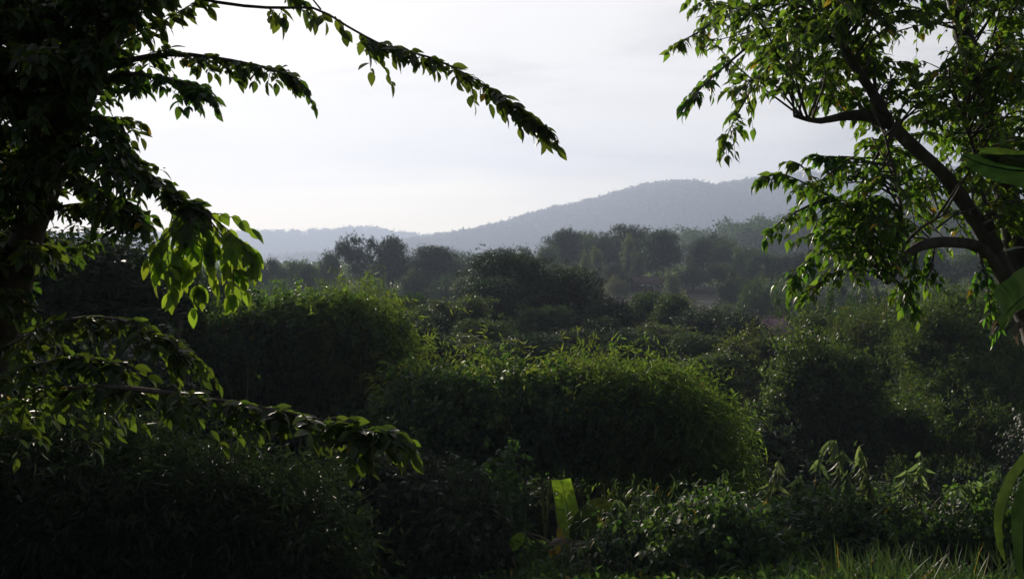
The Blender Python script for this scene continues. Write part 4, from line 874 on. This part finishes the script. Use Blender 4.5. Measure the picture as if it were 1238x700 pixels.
# valley trees
plant('round_b', 610, 306, 88, 74, 'dark leafy tree with ragged top in the middle of the valley')
plant('open', 640, 312, 86, 62, 'ragged side crown of the valley beside the dark leafy tree')
plant('spread_a', 588, 338, 80, 76, 'lower dark tree leaning out from the dark leafy tree')
plant('bush_c', 692, 326, 84, 74, 'round dark dome of leaves in the middle of the valley')
plant('bush_b', 668, 332, 92, 50, 'pale-topped tree peeping from behind the round dark dome')
plant('plume_a', 655, 372, 74, 70, 'bamboo clump at the foot of the round dark dome')
plant('round_a', 490, 357, 70, 48, 'small rounded tree just past the end of the domed bamboo thicket')
plant('bush_a', 552, 362, 66, 74, 'rounded leafy mound of a tree before the dark leafy tree')
plant('plume_b', 520, 378, 62, 60, 'bamboo clump between the small rounded tree and the leafy mound')
GV = 'dark trees across the valley floor'
for i, (key, u, vt, d, wp, lab) in enumerate([
    ('plume_a', 590, 388, 58, 70, 'bamboo clump right behind the arching thicket, left of the round dark dome'), ('round_b', 740, 372, 78, 60, 'dark valley tree beside the pale bamboo stems'),
    ('plume_b', 726, 385, 70, 44, 'bamboo clump with pale straight stems below the round dark dome'), ('spread_b', 785, 365, 95, 60, 'valley tree just below the left part of the ploughed field'),
    ('round_c', 815, 368, 88, 54, 'valley tree just below the small pale pointed tree'), ('column', 826, 352, 110, 24, 'pale slim tree sticking up out of the valley trees below the field'),
    ('round_b', 850, 385, 80, 70, 'dark valley tree below the bare field'), ('bush_a', 800, 395, 66, 80, 'broad bush on the valley floor beyond the arching thicket'),
    ('plume_a', 850, 405, 60, 70, 'bamboo clump beyond the rounded end of the arching thicket'), ('round_b', 900, 390, 76, 60, 'dark valley tree left of the pink roof'),
    ('bush_c', 760, 400, 62, 70, 'black-green bush beyond the middle of the arching thicket'), ('plume_b', 690, 400, 58, 70, 'bamboo clump beyond the middle of the arching thicket'),
    ('bush_c', 640, 405, 52, 80, 'low dark bush peeping over the arching thicket'), ('bush_a', 540, 405, 50, 80, 'low green bush peeping over the left end of the arching thicket'),
    ('round_b', 500, 400, 48, 70, 'dark tree in the gap between the two thickets'), ('bush_a', 860, 430, 46, 70, 'green bush over the shoulder of the arching thicket'),
    ('plume_b', 470, 395, 54, 60, 'bamboo clump in the gap between the two thickets')]):
    plant(key, u, vt - (10 if i in (1, 3, 4, 6, 9, 14) else 0), d, wp, lab, GV)
for key, u, vt, d, wp, lab in [('sparse', 948, 338, 72, 50, 'sparse thin tree above the pink roof'), ('sparse', 998, 332, 70, 52, 'sparse thin tree with dark trunk beside the pink roof'),
                               ('sparse', 1020, 342, 74, 44, 'almost leafless tree left of the yellowed hanging leaves'), ('sparse', 1046, 340, 76, 44, 'almost leafless tree under the bent lower limb'),
                               ('sparse', 972, 345, 78, 40, 'thin tree between the two sparse trees by the pink roof')]:
    plant(key, u, vt, d, wp, lab, 'sparse thin trees near the pink roof')
for key, u, vt, d, wp, lab in [('round_b', 130, 283, 20, 170, 'black tree behind the lower crown of the big dark tree'), ('spread_a', 40, 285, 21, 190, 'black spreading tree far to the side behind the big trunk'),
                               ('round_b', 205, 318, 22, 110, 'dark tree just below the bright hanging leaf spray'), ('round_b', -70, 275, 20, 190, 'black tree behind the outer edge of the big dark tree'),
                               ('bush_c', 120, 390, 28, 150, 'black bush behind the upper low branch'), ('bush_a', 210, 385, 30, 90, 'dark bush at the left end of the domed bamboo thicket'), ('round_c', 270, 330, 60, 80, 'dark tree behind the tip of the bright hanging leaf spray')]:
    plant(key, u, vt, d, wp, lab, 'dark trees behind the big tree')

# wood on the second hill: reads as one mass
r = rs(77); n = 330; x = 20 + 260 * r.rand(n); y = 370 + 110 * r.rand(n); z = ground_h(x, y); s = 7 * (.7 + .6 * r.rand(n)); q = 420
c = np.stack([x, y, z + s * .8], -1); dv = unit(r.randn(n, q, 3)); lob = 1 + .3 * noise3(dv.reshape(-1, 3) * 3 + np.repeat(c, q, 0), 5).reshape(n, q)
pos = c[:, None] + dv * (lob * (.6 + .4 * r.rand(n, q)))[..., None] * np.stack([s * .55, s * .55, s * .7], -1)[:, None]
nn = unit(dv + .6 * r.randn(n, q, 3)); ax = unit(np.cross(nn, r.randn(n, q, 3)))
mb = MB(); mb.inst(DIAMOND, pos.reshape(-1, 3), ax.reshape(-1, 3), nn.reshape(-1, 3), np.repeat(s, q) * (.10 + .06 * r.rand(n * q)))
for i in range(n): mb.tube([(x[i], y[i], z[i] - .3), (x[i], y[i], z[i] + s[i])], [.2, .1], 5)
o = mb.build('forest', M['tree']); o['kind'] = 'stuff'

# ---------------------------------------------------------------- field, hut and roofs
M['field'] = solid_mat('ploughed_soil', (0.10, 0.085, 0.062), (0.19, 0.165, 0.125), 0.6, 0.95, 0.5, 10)
xs = np.linspace(8, 46, 150); ys = np.linspace(148, 191, 220)
mb = MB(); mb.raw(*grid(xs, ys, lambda a, b_: ground_h(a, b_) + .06 + .05 * np.sin(b_ * 5.2 + .5 * np.sin(a * .2)) + .02 * np.sin(a * 7 + b_ * 3)))
o = mb.build('field', M['field'], smooth=True); o['kind'] = 'structure'
r = rs(5); n = 5200; row = r.randint(0, 36, n); y = 149 + row * 1.2 + r.randn(n) * .08; x = 9 + 36 * r.rand(n); k = noise3(np.stack([x * .12, y * .09, 0 * x], -1), 4) > -.1; x, y = x[k], y[k]; n = len(x)
mb = MB(); p = np.repeat(np.stack([x, y, ground_h(x, y) + .1], -1), 4, 0); n *= 4
mb.inst(DIAMOND, p, r.randn(n, 3) * .6 + np.array([0, 0, 1.0]), r.randn(n, 3), .22 + .16 * r.rand(n)); o = mb.build('crops', M['grass']); o['kind'] = 'stuff'

def box(mb, c, s, mi=0):
    c = np.array(c, float); h = np.array(s, float) / 2
    V = [c + h * np.array(q) for q in ((-1, -1, -1), (1, -1, -1), (1, 1, -1), (-1, 1, -1), (-1, -1, 1), (1, -1, 1), (1, 1, 1), (-1, 1, 1))]
    mb.raw(V, [(3, 2, 1, 0), (4, 5, 6, 7), (0, 1, 5, 4), (1, 2, 6, 5), (2, 3, 7, 6), (3, 0, 4, 7)], mi)
def house(name, lab, cat, u, vr, d, L_, Wd, wall_h, roof_h, roofmat, wallmat, rot, open_=False, ribs=14):
    x = (u - CX) / F * d; g = float(ground_h(x, d)); zr = (CY - vr) / F * d; wall_h = max(wall_h, zr - g - roof_h)
    t = thing(name, lab, cat, (x, d, g)); t.rotation_euler = (0, 0, rot)
    mb = MB(); ov = .35; th = .06
    for sg in (-1, 1):
        e = np.array([0, sg * (Wd / 2 + ov), wall_h - ov * roof_h / (Wd / 2)]); rg = np.array([0, 0, wall_h + roof_h]); a = L_ / 2 + ov; m = ribs * 4
        V = []
        for i in range(m + 1):
            px = -a + 2 * a * i / m; dz = .03 if i % 4 in (1, 2) else 0
            for q in (rg + [0, sg * .003, 0], e): V.append((px, q[1], q[2] + dz)); V.append((px, q[1], q[2] + dz - th))
        fa = []
        for i in range(m):
            b0, b1 = i * 4, i * 4 + 4
            fa += [(b0, b0 + 2, b1 + 2, b1), (b0 + 1, b1 + 1, b1 + 3, b0 + 3), (b0 + 2, b0 + 3, b1 + 3, b1 + 2)]
        fa += [(0, 1, 3, 2), (m * 4, m * 4 + 2, m * 4 + 3, m * 4 + 1)]
        mb.raw(V, fa)
    box(mb, (0, 0, wall_h + roof_h + .03), (L_ + 2 * ov + .04, .3, .05))
    mb.build('roof', roofmat, t)
    if open_:
        for px in (-1, 0, 1):
            for py in (-1, 1):
                mb = MB(); mb.tube([(px * (L_ / 2 - .1), py * (Wd / 2 - .1), -.2), (px * (L_ / 2 - .1), py * (Wd / 2 - .1), wall_h)], [.09, .08], 7); mb.build('post', M['bark_dark'], t)
        mb = MB(); box(mb, (0, Wd / 2 - .25, .6), (L_ * .9, .06, 1.2)); mb.build('wall', wallmat, t)
        mb = MB(); box(mb, (0, 0, .45), (L_ * .95, Wd * .7, .1)); mb.build('platform', wallmat, t)
    else:
        mb = MB(); box(mb, (0, 0, wall_h / 2 - .1), (L_, Wd, wall_h + .2))
        for sg in (-1, 1): mb.raw([(sg * L_ / 2, -Wd / 2, wall_h), (sg * L_ / 2, Wd / 2, wall_h), (sg * L_ / 2, 0, wall_h + roof_h - .05)], [(0, 1, 2)])
        mb.build('wall', wallmat, t)
        mb = MB(); box(mb, (-L_ * .2, -Wd / 2 - .02, 1.0), (.9, .05, 2.0)); mb.build('door', M['bark_dark'], t)
        mb = MB(); box(mb, (L_ * .2, -Wd / 2 - .02, 1.5), (.9, .05, .8)); mb.build('window', M['bark_dark'], t)
M['thatch'] = solid_mat('thatch', (0.10, 0.07, 0.05), (0.20, 0.14, 0.10), 3, 0.95, 0.6)
M['pink_tin'] = solid_mat('pink_roofing', (0.34, 0.16, 0.20), (0.44, 0.24, 0.28), 1.5, 0.55, 0.1)
M['plank'] = solid_mat('weathered_planks', (0.12, 0.09, 0.07), (0.20, 0.16, 0.13), 4, 0.9, 0.4, 6, (1, 1, .2))
M['blue_tin'] = solid_mat('blue_grey_tin', (0.22, 0.27, 0.36), (0.32, 0.37, 0.46), 1.5, 0.5, 0.1)
M['plaster'] = solid_mat('grey_plaster', (0.26, 0.26, 0.27), (0.36, 0.36, 0.37), 2, 0.9, 0.2)
house('field_hut', 'brown thatched field hut on posts below the dark dome-shaped hilltop tree', 'hut', 780, 337, 183, 4.6, 3.4, 1.7, 1.0, M['thatch'], M['plank'], .35, True)
house('village_house', 'house with a faded pink roof half buried in the valley trees', 'house', 948, 383, 92, 4.2, 4.0, 2.6, 1.25, M['pink_tin'], M['plaster'], .25)
house('shed', 'small blue-grey tin shed beside the pink roof', 'shed', 975, 378, 95, 1.9, 1.9, 2.4, .5, M['blue_tin'], M['blue_tin'], -.2, False, 7)
